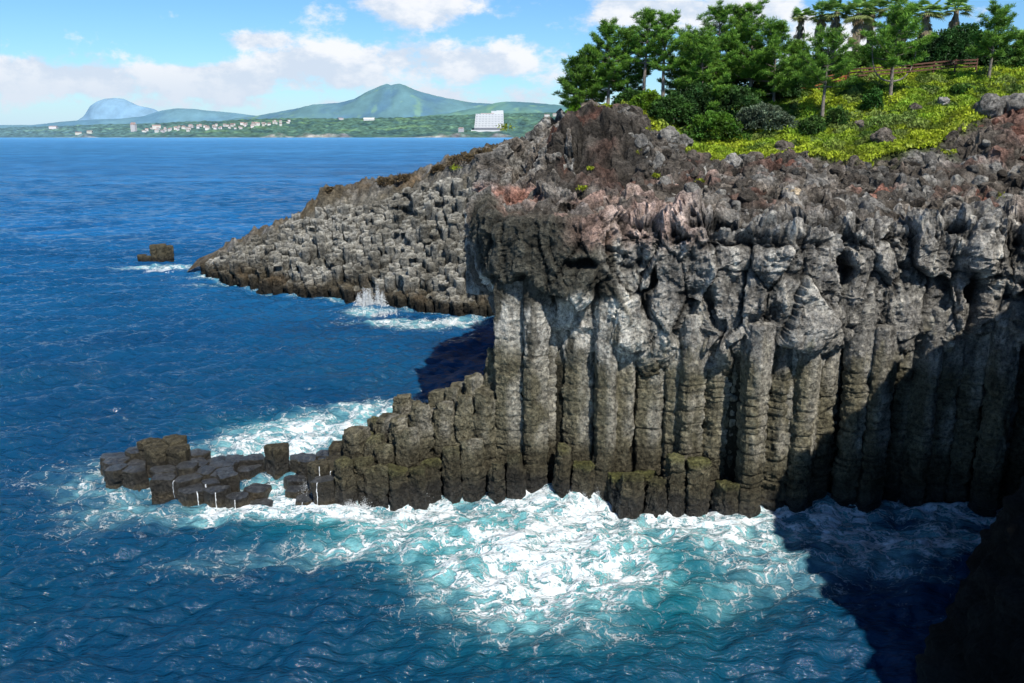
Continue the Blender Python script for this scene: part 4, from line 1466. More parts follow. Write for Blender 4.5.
def palm(px, py, Y, lab, seed, big=1.0):
    rng = np.random.default_rng(seed)
    x, y, zc = atY(px, py, Y)
    z0 = Tz(x, y) - .3
    H = max(zc - z0, 1.0)
    root = empty('palm_tree', (x, y, z0))
    tag(root, lab, 'palm tree', 'fan palms behind the bank')
    tb = MB()
    t = np.linspace(0, 1, 10)
    pts = np.stack([.18 * np.sin(t * 2 + rng.uniform(0, 6)), .1 * t, H * t], 1)
    tb.tube(pts, (.24 - .06 * t) * big, 10, (.20, .165, .13))
    tb.build('trunk', M_BARK, root, True)
    top = pts[-1]

    def frond(mb_, d, L_, col, petiole):
        d = d / np.linalg.norm(d)
        side = np.cross(d, (0, 0, 1.)); side /= np.linalg.norm(side) + 1e-9
        up = np.cross(side, d)
        base = top + d * petiole
        nbl = 15
        V, Fq = [], []
        for k in range(nbl):
            a = (k / (nbl - 1) - .5) * R(170)
            dd = d * math.cos(a) + side * math.sin(a)
            ln = L_ * (1 - .25 * abs(a) / R(110)) * rng.uniform(.85, 1.05)
            tip = base + dd * ln - np.array([0, 0, .20 * ln])
            mid = base + dd * ln * .45
            w = np.cross(dd, up); w = w / (np.linalg.norm(w) + 1e-9) * .055 * big
            n0 = len(V)
            V += [base, mid + w, tip, mid - w]
            Fq.append((n0, n0 + 1, n0 + 2, n0 + 3))
        cc = np.tile(np.asarray(col), (len(V), 1)) * rng.uniform(.75, 1.2)
        mb_.add(np.array(V), np.array(Fq), cc)
        pt = np.stack([top, (top + base) / 2 + np.array([0, 0, .05]), base])
        mb_.tube(pt, .03, 4, np.asarray(col) * .9)
    cb, sk = MB(), MB()
    for k in range(30):
        el = math.asin(rng.uniform(-.45, 1)); az = rng.uniform(0, 6.28)
        d = np.array([math.cos(el) * math.cos(az), math.cos(el) * math.sin(az), math.sin(el)])
        frond(cb, d, .82 * big * rng.uniform(.8, 1.1), (.24, .40, .10) if el > -.1 else (.30, .36, .13), .62 * big)
    for k in range(16):
        el = rng.uniform(-1.5, -1.25); az = rng.uniform(0, 6.28)
        d = np.array([math.cos(el) * math.cos(az), math.cos(el) * math.sin(az), math.sin(el)])
        frond(sk, d, .55 * big, (.33, .26, .16), rng.uniform(.3, 1.9) * big)
    cb.build('crown', M_LEAF, root)
    sk.build('dead_fronds', M_LEAF, root)


PALMS = [(801, 15, 108, 'slender palm standing apart at the left of the palm row', .95), (821, 14, 106, 'second palm from the left with shaggy brown skirt', 1.2),
         (838, 11, 104, 'third palm from the left, close against the second', 1.25), (858, 12, 102, 'palm behind the left side of the forked pine', 1.35),
         (872, 6, 106, 'tall palm above the crown of the forked pine', 1.3), (893, 6, 103, 'palm with crown against the top of the picture right of the forked pine', 1.4),
         (905, 14, 107, 'palm half hidden behind the right branches of the forked pine', 1.2),
         (928, 11, 103, 'large palm with brown skirt between the forked pine and the right hand pine', 1.35), (958, 8, 108, 'tall palm rising just left of the right hand pine', 1.25),
         (1023, 40, 100, 'low palm cut by the right edge of the picture', 1.0)]
for k, (px, py, Y, lab, b) in enumerate(PALMS):
    palm(px, py + 1, Y, lab, 50 + k, b * 1.25)


def bush(x, y, z, rx, ry, rz, n, leaf, c1, c2, name, lab, cat, seed, group=None, lift=.0):
    rng = np.random.default_rng(seed)
    u = rng.normal(size=(n, 3)); u /= np.linalg.norm(u, axis=1)[:, None]
    u[:, 2] = np.where(u[:, 2] < -.25, -u[:, 2], u[:, 2])
    lump = fbm(u * 1.8 + seed * 5.1, 3, 7)
    r = (1 + .7 * lump) * rng.uniform(.30, 1.0, n) ** .35
    f1, f2, cid = worley(u * r[:, None] * 2.6 + seed, 9)
    keep = f1 < .62 + rng.uniform(0, .25, n)
    u, r, cid, lump, f1 = u[keep], r[keep], cid[keep], lump[keep], f1[keep]
    C = u * r[:, None] * np.array([rx, ry, rz])
    C[:, 2] += rz * .55 + lift
    D = u * .7 + rng.normal(0, .7, u.shape)
    V, Fq = blades(C, D, leaf * rng.uniform(.7, 1.4, len(C)), leaf * rng.uniform(.35, .6, len(C)), rng)
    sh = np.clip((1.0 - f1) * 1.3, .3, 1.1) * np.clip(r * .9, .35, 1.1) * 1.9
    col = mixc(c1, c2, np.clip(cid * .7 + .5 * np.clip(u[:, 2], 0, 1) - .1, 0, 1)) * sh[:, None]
    # woody stem
    root = empty(name, (x, y, z))
    tag(root, lab, cat, group)
    tb = MB()
    for k in range(4):
        a = rng.uniform(0, 6.28)
        s = np.linspace(0, 1, 5)
        tb.tube(np.stack([np.cos(a) * rx * .45 * s ** 1.3, np.sin(a) * ry * .45 * s ** 1.3, -.3 + s * rz * 1.1], 1), .07 * (1 - .7 * s) + .01, 5, (.11, .09, .07))
    tb.build('stem', M_BARK, root, True)
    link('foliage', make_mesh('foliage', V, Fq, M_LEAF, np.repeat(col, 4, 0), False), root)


GR = np.array
BUSH = [
    # px, py_centre, Y, rx, rz, c1, c2, label
    (765, 117, 78.5, 2.5, 1.7, (.055, .085, .055), (.11, .145, .085), 'rounded grey green bush at the right foot of the pine grove'),
    (716, 124, 77.0, 2.6, 1.6, (.030, .085, .010), (.10, .21, .018), 'bright green layered bush left of the grey green bush'),
    (672, 108, 80.0, 2.2, 1.7, (.018, .055, .012), (.05, .115, .018), 'dark green bush below the slim trunks of the grove'),
    (690, 100, 82.0, 2.6, 2.2, (.016, .050, .014), (.045, .105, .020), 'dark bush in the middle of the undergrowth of the grove'),
    (648, 100, 82.0, 1.7, 1.2, (.05, .12, .010), (.14, .24, .015), 'yellow green bush below the pale trunks at the left of the grove'),
    (630, 98, 85.0, 1.6, 1.3, (.02, .06, .012), (.05, .12, .02), 'small dark bush behind the crest of the red mound'),
    (575, 109, 84.5, .9, .8, (.05, .13, .010), (.12, .25, .015), 'little bright bush on the left edge of the mound crest'),
    (738, 100, 82.0, 2.3, 2.0, (.02, .06, .016), (.055, .12, .025), 'green bush behind the bright layered bush'),
    (782, 94, 86.0, 1.8, 2.0, (.025, .07, .018), (.06, .13, .025), 'upright bush at the right end of the grove by the path'),
    (708, 80, 88.0, 3.0, 2.6, (.014, .045, .012), (.035, .09, .016), 'deep green shrub mass between the trunks in the middle of the grove'),
    (750, 80, 89.0, 3.0, 2.6, (.014, .045, .012), (.035, .09, .016), 'deep green shrub mass under the twin highest pines'),
    (610, 86, 92.0, 3.2, 1.4, (.012, .038, .012), (.03, .08, .018), 'dark shrubs behind the trunks at the left of the grove'),
    (800, 86, 92.0, 2.2, 2.0, (.018, .055, .012), (.05, .11, .018), 'dark bush behind the left end of the fence'),
    (826, 88, 91.0, 2.0, 1.8, (.018, .055, .012), (.05, .11, .018), 'dark bush behind the small slender pine'),
    (850, 74, 96.0, 2.4, 1.6, (.03, .08, .012), (.075, .15, .02), 'green bush behind the fence under the palms'),
    (915, 64, 96.0, 3.0, 2.0, (.03, .085, .012), (.085, .17, .022), 'mid green tree crown behind the fence right of the forked pine'),
    (945, 61, 93.0, 2.8, 2.6, (.012, .042, .012), (.03, .085, .016), 'dense dark bush left of the right hand pine'),
    (965, 50, 94.0, 2.6, 2.8, (.012, .042, .012), (.032, .09, .016), 'dense dark bush behind the trunk of the right hand pine'),
    (1000, 62, 93.0, 2.4, 1.6, (.015, .05, .014), (.04, .10, .02), 'dark bush at the right edge behind the bank'),
    (893, 70, 98.0, 2.6, 1.8, (.03, .08, .014), (.08, .16, .022), 'bright shrub seen between the branches of the forked pine'),
    (872, 70, 99.0, 2.6, 1.9, (.03, .08, .014), (.07, .15, .022), 'shrub behind the left branches of the forked pine'),
    (874, 92, 79.0, .9, .6, (.02, .075, .012), (.05, .14, .02), 'small dark green bush on the ground cover beside the forked trunk'),
    (812, 122, 76.0, 1.2, .8, (.03, .08, .016), (.08, .15, .03), 'low green bush on the slope below the slender pine'),
    (838, 112, 77.0, 1.0, .7, (.03, .085, .016), (.09, .16, .03), 'low green tuft bush right of the slender trunk'),
    (962, 92, 80.0, 1.0, .6, (.03, .085, .014), (.08, .16, .025), 'low bush on the bank left of the right hand pine trunk'),
    (1016, 66, 88.0, 1.6, 1.0, (.04, .10, .02), (.10, .18, .03), 'light green bush in the top right corner of the bank'),
]
for k, (px, py, Y, rx, rz, c1, c2, lab) in enumerate(BUSH):
    x, y, zc = atY(px, py, Y)
    zg = max(zc - rz * .75, Tz(x, y) - .4) if Y < 86 else zc - rz * .75
    gz = Tz(x, y) - .3
    # stand the bush on the ground, tall enough to reach its centre
    h = max(rz, (zc - gz) / 1.0)
    if lab.startswith('dark shrubs behind the trunks'): continue
    bush(x, y, gz, rx, rx * .85, max(rz, (zc + rz * .6 - gz) / 1.55), int(2600 * max(rx * rz, .8) ** .8), .26, GR(c1), GR(c2), 'bush', lab, 'bush', 200 + k, 'bushes on the headland')

for k, (px, Y, r, lab) in enumerate([(463, 139, 2.6, 'dry brown bush on the skyline where the far headland meets the mound'), (486, 136, 2.2, 'dry brown bush beside the mound on the far headland skyline'), (440, 142, 1.6, 'small dry brown bush on the ridge of the far headland'),
                                       (385, 147, 1.9, 'low dry brown bush half way along the ridge of the far headland'), (405, 146, 1.7, 'low dry bush right of the half way bush on the far ridge'), (330, 150, 1.3, 'dry bush near the seaward step of the far ridge')]):
    xx = (px - 512) / F * Y * .985
    bush(xx, Y, float(HT([xx], [Y])[0]) - .2, r, r * .8, r * .6, 900, .4, GR((.085, .060, .035)), GR((.15, .115, .06)), 'bush', lab, 'bush', 260 + k, 'dry bushes on the far headland')

# ground cover
def ground_cover():
    rng = np.random.default_rng(77)
    n = 210000
    x = rng.uniform(6, 62, n); y = 66 + (98 - 66) * rng.uniform(size=n) ** 1.3
    vis = (x < y * .66) & (x > (y - 76) * .3 + 5)
    x, y = x[vis], y[vis]
    ga = grass_amount(x, y)
    k = rng.uniform(size=len(x)) < sstep(.25, .8, ga)
    x, y = x[k], y[k]
    z = T(x, y)
    P = np.stack([x, y, z * 0], 1)
    lump = fbm(P * .55, 3, 151)
    f1, f2, cid = worley(P * np.array([.7, .7, 1]) + lump[:, None], 152)
    P3 = np.stack([x, y, z], 1)
    bumps = .45 * fbm(np.stack([x, y, z], 1) * .35, 3, 90)
    hgt = np.clip(.55 - f1 * .7, 0, .6) * (.4 + 1.2 * cid)
    zz = z + bumps + hgt * rng.uniform(.3, 1.1, len(x)) + .06
    C = np.stack([x, y, zz], 1)
    D = rng.normal(0, .6, C.shape); D[:, 2] = np.abs(D[:, 2]) + .35
    V, Fq = blades(C, D, rng.uniform(.16, .38, len(x)), rng.uniform(.10, .2, len(x)), rng)
    yel = np.array((.34, .40, .026)); grn = np.array((.17, .31, .026)); dk = np.array((.05, .11, .022)); gy = np.array((.12, .18, .06))
    n1 = fbm(P * .22 + 7, 3, 153)
    c = mixc(grn, yel, .15 + .75 * sstep(-.3, .3, n1 + (cid - .5) * .35))
    c = mixc(c, gy, (cid > .78) * .7)
    c = mixc(c, dk, (cid < .15) * .75)
    c = mixc(c, yel * 1.05, (1 - sstep(.5, 5, y - np.interp(x, GL_X, GL_Y))) * .7)
    c = c * (.65 + .9 * np.clip(hgt * 1.8, 0, .6))[:, None] * rng.uniform(.75, 1.25, len(x))[:, None]
    o = link('ground_cover', make_mesh('ground_cover', V, Fq, M_LEAF, np.repeat(c, 4, 0), False))
    tag(o, 'yellow green creeping plants covering the bank below the pines', 'ground cover', kind='stuff')
    # tufts growing in cracks of the mound
    mb_ = MB()
    for (px, py, Y, r) in [(590, 178, 66, .25), (582, 198, 63, .35), (650, 130, 74, .5), (656, 178, 64, .3), (486, 175, 72, .5), (455, 170, 100, .6), (1000, 200, 60, .5), (1020, 205, 60, .5), (640, 160, 68, .4), (505, 130, 75, .6), (700, 182, 62, .3)]:
        x0, y0, z0 = atY(px, py, Y)
        z0 = Tz(x0, y0) if px > 560 and Y < 76 and px < 720 else z0
        m_ = 90
        c0 = np.array([x0, y0, z0 + .25]) + rng.normal(0, r * .5, (m_, 3)) * np.array([1, 1, .5])
        V, Fq = blades(c0, rng.normal(0, 1, (m_, 3)) + np.array([0, -.3, .6]), rng.uniform(.15, .3, m_), rng.uniform(.08, .15, m_), rng)
        mb_.add(V, Fq, np.repeat(yel[None] * rng.uniform(.5, 1, (m_, 1)), 4, 0))
    o = mb_.build('crack_plants', M_LEAF)
    tag(o, 'small yellow green tufts growing in cracks of the lava rock', 'plants', kind='stuff')


ground_cover()

# fence along the path
def fence():
    def seg(x0, x1, name_col, lab, Yv):
        root = empty('wooden_fence', (x0, Yv, 0))
        tag(root, lab, 'fence')
        n = max(2, int((x1 - x0) / 1.8) + 1)
        xs = np.linspace(x0, x1, n)
        zs = T(xs, np.full(n, Yv)) + .25
        for xx, zz in zip(xs, zs):
            b = MB(); b.box((xx - x0, 0, zz + .3), (.13, .13, 1.5), name_col); b.build('post', M_PAINT, root)
        for hh in (.30, .62, .92):
            b = MB()
            for a in range(n - 1):
                L_ = math.hypot(xs[a + 1] - xs[a], zs[a + 1] - zs[a])
                pts = np.array([[xs[a] - x0, -.11, zs[a] + hh], [xs[a + 1] - x0, -.11, zs[a + 1] + hh]])
                v = np.concatenate([pts + np.array([0, dy, dz]) for dy, dz in ((-.04, -.07), (.04, -.07), (.04, .07), (-.04, .07))])
                f = np.array([[0, 1, 3, 2], [2, 3, 5, 4], [4, 5, 7, 6], [6, 7, 1, 0]])
                b.add(v, f, np.tile(np.asarray(name_col, float), (8, 1)))
            b.build('rail', M_PAINT, root)
    seg(27.5, 32.5, (.36, .11, .05), 'orange red wooden railing behind the slender pine at the left', 86.5)
    seg(33.0, 45.5, (.11, .055, .038), 'long brown wooden railing along the top of the bank behind the forked pine', 87.3)


fence()

# ------------------------------------------------------------------ far coast
def far_strip(name, Y0, Y1, prof, seed, cols, rough, shore=0.0, nx=700, ny=60, frq=.01, lump=.004, kind='structure', xl=-1.2, xr=.62):
    """ridge profile given as (px, py) seen at Y1; falls to the shore at Y0"""
    pr = np.array(prof, float)
    u = np.linspace(xl, xr, nx)
    t = np.linspace(0, 1.35, ny)
    px = 512 + u * F
    ztop = np.array([atY(512, q, Y1)[2] for q in np.interp(px, pr[:, 0], pr[:, 1])])
    yy = Y0 + (Y1 - Y0) * t
    X = u[None] * yy[:, None] * CP ** .0 * .985
    Yg = np.repeat(yy[:, None], nx, 1)
    prof_t = np.where(t < 1, sstep(0, 1, t) * .6 + .4 * t, 1 - .6 * (t - 1))
    Z = shore + ztop[None] * prof_t[:, None]
    P = np.stack([X.ravel(), Yg.ravel(), Z.ravel()], 1)
    q = P * np.array([frq, frq, 0])
    n = fbm(q, 5, seed)
    rid = ridged(q * .6 + 3, 4, seed + 3)
    hgt = np.repeat(ztop, 1)[None].repeat(ny, 0).ravel()
    tt = np.repeat(t, nx)
    amp = np.clip(hgt, 4, None) * rough * np.clip(tt * 1.8, 0, 1) * (1 - .6 * sstep(.8, 1, tt))
    P[:, 2] += amp * (n * 1.2 + (rid - .5) * .8)
    P[:, 2] += lump * Y1 * perlin(P * np.array([.03, .03, 0]), seed + 9) * np.clip(tt * 4, 0, 1) * .5
    C = mixc(cols[0], cols[1], sstep(-.25, .25, n + (rid - .5) * .6))
    if len(cols) > 2:
        C = mixc(C, cols[2], sstep(.12, .3, fbm(q * 2.2 + 9, 4, seed + 5)))
    return P, C, grid_faces(ny, nx), tt, hgt


def add_far(name, *a, **k):
    P, C, Fq, tt, h = far_strip(name, *a, **k)
    o = link(name, make_mesh(name, P, Fq, M_HAZE, C))
    tag(o, kind='structure')
    return P


# colours already veiled by sea haze
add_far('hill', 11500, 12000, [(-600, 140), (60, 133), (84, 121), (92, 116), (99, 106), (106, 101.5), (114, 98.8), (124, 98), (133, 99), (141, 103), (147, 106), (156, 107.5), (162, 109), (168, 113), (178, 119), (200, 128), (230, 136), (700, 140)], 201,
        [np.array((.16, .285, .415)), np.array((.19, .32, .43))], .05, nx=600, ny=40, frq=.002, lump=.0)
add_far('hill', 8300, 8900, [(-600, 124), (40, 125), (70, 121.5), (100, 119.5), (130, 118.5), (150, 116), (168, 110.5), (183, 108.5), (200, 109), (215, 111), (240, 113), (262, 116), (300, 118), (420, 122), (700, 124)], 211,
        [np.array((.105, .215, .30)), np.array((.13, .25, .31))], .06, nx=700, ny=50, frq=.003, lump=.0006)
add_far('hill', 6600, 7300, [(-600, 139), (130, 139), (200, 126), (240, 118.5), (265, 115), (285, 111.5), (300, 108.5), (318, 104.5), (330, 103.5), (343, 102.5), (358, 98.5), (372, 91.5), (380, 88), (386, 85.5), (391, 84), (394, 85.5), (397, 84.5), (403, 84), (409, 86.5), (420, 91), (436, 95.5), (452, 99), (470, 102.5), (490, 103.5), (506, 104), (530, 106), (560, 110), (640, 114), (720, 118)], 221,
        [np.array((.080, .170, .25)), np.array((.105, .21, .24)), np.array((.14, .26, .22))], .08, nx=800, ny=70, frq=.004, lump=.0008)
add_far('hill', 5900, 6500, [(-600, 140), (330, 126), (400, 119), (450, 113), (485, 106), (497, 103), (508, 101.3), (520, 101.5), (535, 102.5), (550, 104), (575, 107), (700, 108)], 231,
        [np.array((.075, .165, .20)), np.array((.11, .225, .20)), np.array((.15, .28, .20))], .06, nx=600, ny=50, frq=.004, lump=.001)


def far_coast():
    prof = [(-600, 128), (0, 129.5), (20, 127.5), (60, 126.5), (100, 125), (150, 124), (180, 122.5), (230, 121), (260, 119), (300, 118.5), (340, 119), (380, 118), (420, 117), (470, 115), (520, 113.5), (570, 112), (640, 112)]
    P, C, Fq, tt, h = far_strip('far_coast', 4450, 5300, prof, 241, [np.array((.038, .088, .092)), np.array((.068, .14, .108)), np.array((.10, .19, .125))], .12, nx=1100, ny=90, frq=.009, lump=.0040)
    # low sea cliffs and beach along the shore
    px = 512 + P[:, 0] / (P[:, 1] * .985) * F
    cl = np.zeros(len(P))
    for c0, w in ((330, 16), (345, 8), (455, 22), (500, 10), (90, 8), (280, 10), (310, 10)):
        cl = np.maximum(cl, np.exp(-((px - c0) / w) ** 2))
    cliff = cl * (tt < .14)
    n = fbm(P * np.array([.02, .02, 0]), 4, 242)
    P[:, 2] += cl * sstep(0.015, .05, tt) * (1 - sstep(.1, .3, tt)) * (17 + 10 * n)
    C = mixc(C, np.array((.21, .195, .21)), np.clip(cl * 1.4, 0, 1) * sstep(.1, .3, .22 - tt + n * .2) * .9)
    bch = (tt < .035) & (((px > 375) & (px < 450)) | ((px > 0) & (px < 330)))
    C = mixc(C, np.array((.34, .33, .29)), bch * .8 * sstep(-.1, .25, n + .1))
    fld = sstep(.1, .4, tt) * sstep(.14, .26, fbm(P * np.array([.004, .012, 0]), 3, 243))
    C = mixc(C, np.array((.14, .25, .11)), fld * .5)
    C = mixc(C, np.array((.15, .28, .42)), np.clip((250 - px) / 300, 0, 1) * .42)  # blue distance haze painted over the left part of the coast
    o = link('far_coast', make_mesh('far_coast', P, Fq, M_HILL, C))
    tag(o, kind='structure')
    return P


FARP = far_coast()
fx, fy, fz = FARP.T
FG = FARP.reshape(90, 1100, 3)


def coast_ground(px, y):
    u = (px - 512) / F
    j = int(np.clip((u + 1.2) / 1.82 * 1099, 0, 1099))
    col = FG[:, j]
    return float(np.interp(y, col[:, 1], col[:, 2])), float(np.interp(y, col[:, 1], col[:, 0]))


WHITE = np.array((.60, .60, .60))


def house(px, py, w, h, lab, seed, roof=(.30, .22, .20)):
    """find where the sight line meets the coast slope and stand a small gabled house there"""
    rng = np.random.default_rng(seed)
    best = None
    for y in np.linspace(4480, 5600, 160):
        zg, xg = coast_ground(px, y)
        zr_ = atY(px, py, y)[2]
        if zg >= zr_ - 2:
            best = (xg, y, zg); break
    if best is None:
        y = 5300; zg, xg = coast_ground(px, y); best = (xg, y, zg)
    x, y, z = best
    b = MB()
    c = WHITE * rng.uniform(.75, 1.1) * np.array([1, rng.uniform(.93, 1), rng.uniform(.88, 1)])
    d = w * .8
    b.box((0, 0, h / 2 - 2), (w, d, h + 4), c)
    rc = np.array(roof) * rng.uniform(.7, 1.4)
    hw, hd, rh = w / 2 + .8, d / 2 + .8, h * .35
    V = np.array([[-hw, -hd, h], [hw, -hd, h], [hw, hd, h], [-hw, hd, h], [-hw, 0, h + rh], [hw, 0, h + rh]])
    b.add(V, np.array([[0, 1, 5, 4], [2, 3, 4, 5]]), np.tile(rc, (6, 1)))
    b.add(V, np.array([[0, 4, 3], [1, 2, 5]]), np.tile(c, (6, 1)))
    o = b.build('house', M_PAINT)
    o.location = (x, y, z)
    o.rotation_euler = (0, 0, rng.uniform(-.5, .5))
    tag(o, lab, 'house', None)
    return o


hrng = np.random.default_rng(33)
VG = 'white houses of the village on the far shore'
for k in range(74):
    t = k / 73
    px = 150 + t * 142 + hrng.uniform(-3, 3)
    py = np.interp(px, [150, 180, 225, 260, 295], [131.5, 129.5, 127.5, 125.5, 123.0]) + hrng.uniform(-2.2, 2.2)
    o = house(px, py, hrng.uniform(9, 20), hrng.uniform(6, 12), 'small white house among many in the village on the far shore', 300 + k)
    o['group'] = VG
for k, (px, py, w, h, lab) in enumerate([
        (140.5, 131, 26, 34, 'white block of flats standing apart on the far shore left of the village'),
        (163, 128.5, 44, 16, 'long pale low building at the left end of the far village'),
        (86, 134, 30, 9, 'left one of the pair of pale waterside sheds far left'), (96, 133, 26, 10, 'right one of the pair of pale waterside sheds far left'),
        (2, 133, 30, 12, 'pale building at the tip of the coast on the left edge'),
        (62, 128, 40, 10, 'pale buildings row on the wooded slope at far left'),
        (344, 119.5, 30, 8, 'small grey roof among trees left of the long white hall'),
        (463, 131.5, 24, 16, 'small white house left of the big hotel'),
        (547, 116, 30, 9, 'left one of two white houses on the ridge right of the hotel'), (556, 115.5, 28, 10, 'right one of two white houses on the ridge right of the hotel')]):
    o = house(px, py, w, h, lab, 400 + k)

# the long white hall
zg, xg = coast_ground(372, 5150)
b = MB(); b.box((0, 0, 4), (62, 30, 14), WHITE)
th = np.linspace(0, np.pi, 9)
V = np.concatenate([np.stack([np.full(9, sx_), 16 * np.cos(th), 11 + 7 * np.sin(th)], 1) for sx_ in (-32, 32)])
b.add(V, np.array([(i, i + 1, 10 + i, 9 + i) for i in range(8)]), np.tile(WHITE * 1.05, (18, 1)))
o = b.build('hall', M_PAINT); o.location = (xg, 5150, zg)
tag(o, 'long low white hall with curved roof among trees below the pointed hill', 'hall')

# the hotel: a stepped white slab
def hotel():
    Yh = 4720
    x0, _, zb = atY(474, 134.5, Yh); x1, _, zt = atY(504, 110.5, Yh)
    W = x1 - x0; H = zt - zb
    root = empty('hotel', ((x0 + x1) / 2, Yh, zb))
    tag(root, 'large white stepped hotel block with a roof tower on the wooded far shore', 'hotel')
    nf = 9
    fl = H * .86 / nf
    body, win = MB(), []
    for k in range(nf):
        lft = -W / 2 + W * .07 * (k / nf)
        rgt = W / 2 - W * .02 * k / nf
        c = ((lft + rgt) / 2, 0 + k * 1.5, k * fl + fl * .5)
        body.box(c, (rgt - lft, 60 - k * 3, fl), WHITE * .97)
        if k < 2:
            body.box((c[0] - W * .05, c[1] - 3, c[2]), (rgt - lft + W * .10, 60, fl), WHITE * .97)
        if k == 2:
            body.box((c[0], c[1] - (60 - k * 3) / 2 - 2, c[2]), (rgt - lft, 3, fl * .7), (.16, .17, .20)); continue
        body.box((c[0], c[1] - (60 - k * 3) / 2 - 1.2, k * fl + fl * .30), (rgt - lft, 2.2, fl * .45), WHITE)
        nn = 9
        for q in range(nn):
            wb = MB(); win.append(wb)
            xx = lft + (q + .5) * (rgt - lft) / nn
            wb.box((xx, c[1] - (60 - k * 3) / 2 - .3, k * fl + fl * .72), ((rgt - lft) / nn * .5, .8, fl * .26), (.36, .37, .39))
    body.build('wall', M_PAINT, root)
    for wb in win: wb.build('window', M_PAINT, root)
    b = MB()
    b.box((W * .28, 12, H * .86 + H * .06), (W * .40, 34, H * .12), WHITE * 1.02)
    b.box((W * .36, 12, H * .95), (W * .22, 28, H * .10), WHITE * 1.02)
    b.build('roof_tower', M_PAINT, root)
    b = MB(); b.box((-W * .05, 12, H * .875), (W * .45, 36, H * .03), (.45, .35, .33)); b.build('roof_edge', M_PAINT, root)


hotel()

# ------------------------------------------------------------------ light
SUN = Vector((.33, -.80, 1.0)).normalized()
EL = math.asin(SUN.z)
AZ = math.atan2(SUN.x, SUN.y)
ld = bpy.data.lights.new('sun', 'SUN')
ld.energy = 6.1
ld.angle = R(.5)
ld.color = (1.0, .955, .88)
lo = bpy.data.objects.new('sun', ld)
COL.objects.link(lo)
lo.rotation_euler = SUN.to_track_quat('Z', 'Y').to_euler()
lo.location = (60, -40, 90)

w = bpy.data.worlds.new('World')
scene.world = w
w.use_nodes = True
nt = w.node_tree
nt.nodes.clear()
out = nt.nodes.new('ShaderNodeOutputWorld')
sky = N(nt, 'ShaderNodeTexSky')
sky.sky_type = 'NISHITA'
sky.sun_disc = False
sky.sun_elevation = EL
sky.sun_rotation = AZ
sky.air_density = 1.0
sky.dust_density = .3
sky.ozone_density = 2.0
tc = N(nt, 'ShaderNodeTexCoord')
sep = N(nt, 'ShaderNodeSeparateXYZ'); L(nt, tc.outputs['Generated'], sep.inputs[0])
hx = math_n(nt, 'DIVIDE', sep.outputs[0], math_n(nt, 'MAXIMUM', sep.outputs[1], .15))
hor = math_n(nt, 'SQRT', math_n(nt, 'ADD', math_n(nt, 'POWER', sep.outputs[0], 2), math_n(nt, 'POWER', sep.outputs[1], 2)))
el = math_n(nt, 'DIVIDE', sep.outputs[2], math_n(nt, 'MAXIMUM', hor, .02))
cv = N(nt, 'ShaderNodeCombineXYZ'); L(nt, hx, cv.inputs[0]); L(nt, math_n(nt, 'MULTIPLY', el, 1.7), cv.inputs[1])
cn = noise(nt, cv.outputs[0], 11.0, 9, .60)
cn2 = noise(nt, cv.outputs[0], 3.2, 4, .5)
front = maprange(nt, sep.outputs[1], .1, .3, 0, 1)


def gauss(u0, e0, ru, re, a):
    d1 = math_n(nt, 'POWER', math_n(nt, 'DIVIDE', math_n(nt, 'SUBTRACT', hx, u0), ru), 2)
    d2 = math_n(nt, 'POWER', math_n(nt, 'DIVIDE', math_n(nt, 'SUBTRACT', el, e0), re), 2)
    return math_n(nt, 'MULTIPLY', math_n(nt, 'EXPONENT', math_n(nt, 'MULTIPLY', math_n(nt, 'ADD', d1, d2), -1.0)), a)


def PXU(px, py):
    x, y, z = ray(px, py)
    return x / y, z / math.hypot(x, y)


bias = None
for (px, py, rx, ry, a) in [(60, 78, 110, 20, .62), (200, 80, 100, 20, .60), (330, 72, 90, 24, .55), (450, 62, 110, 26, .60), (420, 8, 95, 26, .50), (345, 12, 55, 20, .30), (252, 40, 42, 11, .42), (540, 60, 70, 40, .35),
                            (700, 8, 130, 26, .55), (830, 40, 130, 40, .35), (560, 25, 60, 26, .25), (-120, 80, 120, 26, .5), (1150, 40, 100, 40, .4), (480, 100, 160, 22, .38), (250, 103, 200, 14, .32)]:
    u0, e0 = PXU(px, py)
    g = gauss(u0, e0, rx / F, ry / F, a)
    bias = g if bias is None else math_n(nt, 'MAXIMUM', bias, g)
bias = math_n(nt, 'MULTIPLY', bias, front)
dens = math_n(nt, 'ADD', bias, math_n(nt, 'MULTIPLY', math_n(nt, 'SUBTRACT', cn.outputs[0], .5), 1.5))
dens = math_n(nt, 'ADD', dens, math_n(nt, 'MULTIPLY', math_n(nt, 'SUBTRACT', cn2.outputs[0], .5), .35))
cloud = math_n(nt, 'MULTIPLY', maprange(nt, dens, .20, .42, 0, .97), front)
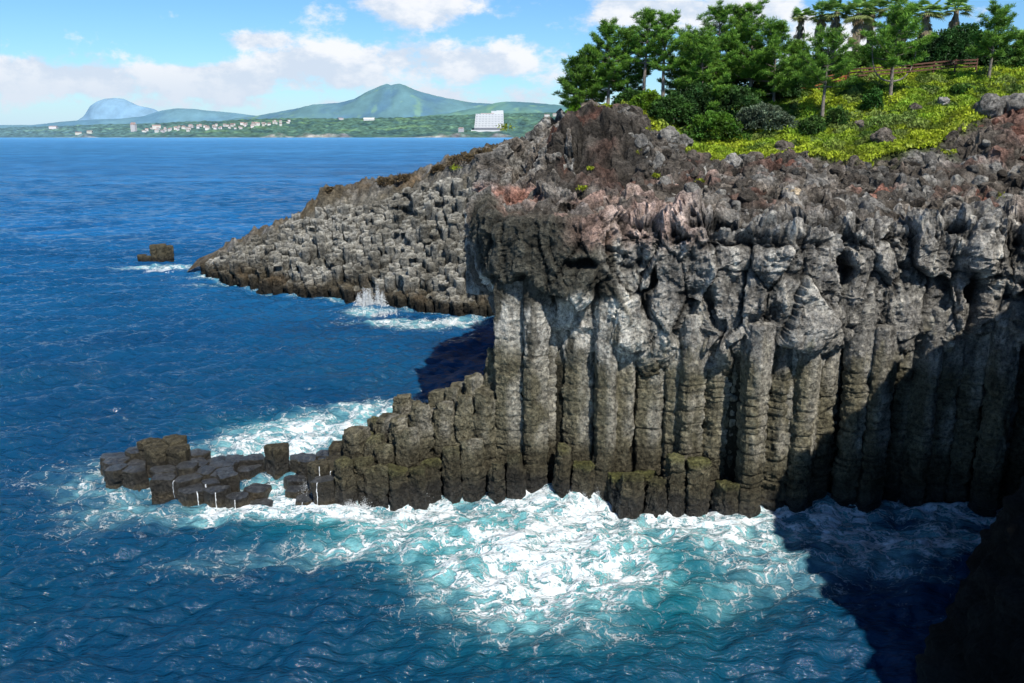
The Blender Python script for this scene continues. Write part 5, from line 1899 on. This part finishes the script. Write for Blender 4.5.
# shading: brighter toward lit, dense puffs; blue grey low and thin
cv2 = N(nt, 'ShaderNodeVectorMath', operation='ADD'); L(nt, cv.outputs[0], cv2.inputs[0]); cv2.inputs[1].default_value = (.02, .035, 0)
cn3 = noise(nt, cv2.outputs[0], 11.0, 9, .60)
lit = maprange(nt, math_n(nt, 'SUBTRACT', cn.outputs[0], cn3.outputs[0]), -.10, .12, 0, 1)
lit = math_n(nt, 'MULTIPLY', lit, maprange(nt, el, .035, .085, .25, 1))
ccol = mixrgb(nt, lit, (.68, .78, .92), (.98, 1.0, 1.04))
bg1 = N(nt, 'ShaderNodeBackground'); bg1.inputs['Strength'].default_value = .112
hsv = N(nt, 'ShaderNodeHueSaturation'); hsv.inputs['Saturation'].default_value = 1.15; hsv.inputs['Value'].default_value = 1.0
L(nt, sky.outputs[0], hsv.inputs['Color'])
tint = mixrgb(nt, 1.0, hsv.outputs[0], (.70, 1.0, 1.30), 'MULTIPLY')
hz = mixrgb(nt, maprange(nt, el, -.01, .06, .75, 0), tint, (5.4, 7.1, 9.2))
hz = mixrgb(nt, 1.0, hz, maprange(nt, el, .2, 1.3, 1.0, .42), 'MULTIPLY')  # sky dimmed with height to cut fill light and deepen shadows
L(nt, hz, bg1.inputs['Color'])
bg2 = N(nt, 'ShaderNodeBackground'); bg2.inputs['Strength'].default_value = .98
L(nt, ccol, bg2.inputs['Color'])
mx = N(nt, 'ShaderNodeMixShader')
L(nt, math_n(nt, 'MULTIPLY', cloud, maprange(nt, sep.outputs[2], -.02, .0, 0, 1)), mx.inputs[0]); L(nt, bg1.outputs[0], mx.inputs[1]); L(nt, bg2.outputs[0], mx.inputs[2])
L(nt, mx.outputs[0], out.inputs[0])

scene.view_settings.view_transform = 'Standard'
scene.view_settings.look = 'None'
scene.view_settings.exposure = 0
scene.view_settings.gamma = 1
scene.cycles.use_denoising = True
scene.cycles.max_bounces = 4
scene.cycles.use_adaptive_sampling = True
scene.cycles.adaptive_threshold = 0.03
scene.cycles.diffuse_bounces = 2
scene.cycles.glossy_bounces = 3
scene.cycles.transmission_bounces = 3
scene.cycles.transparent_max_bounces = 6
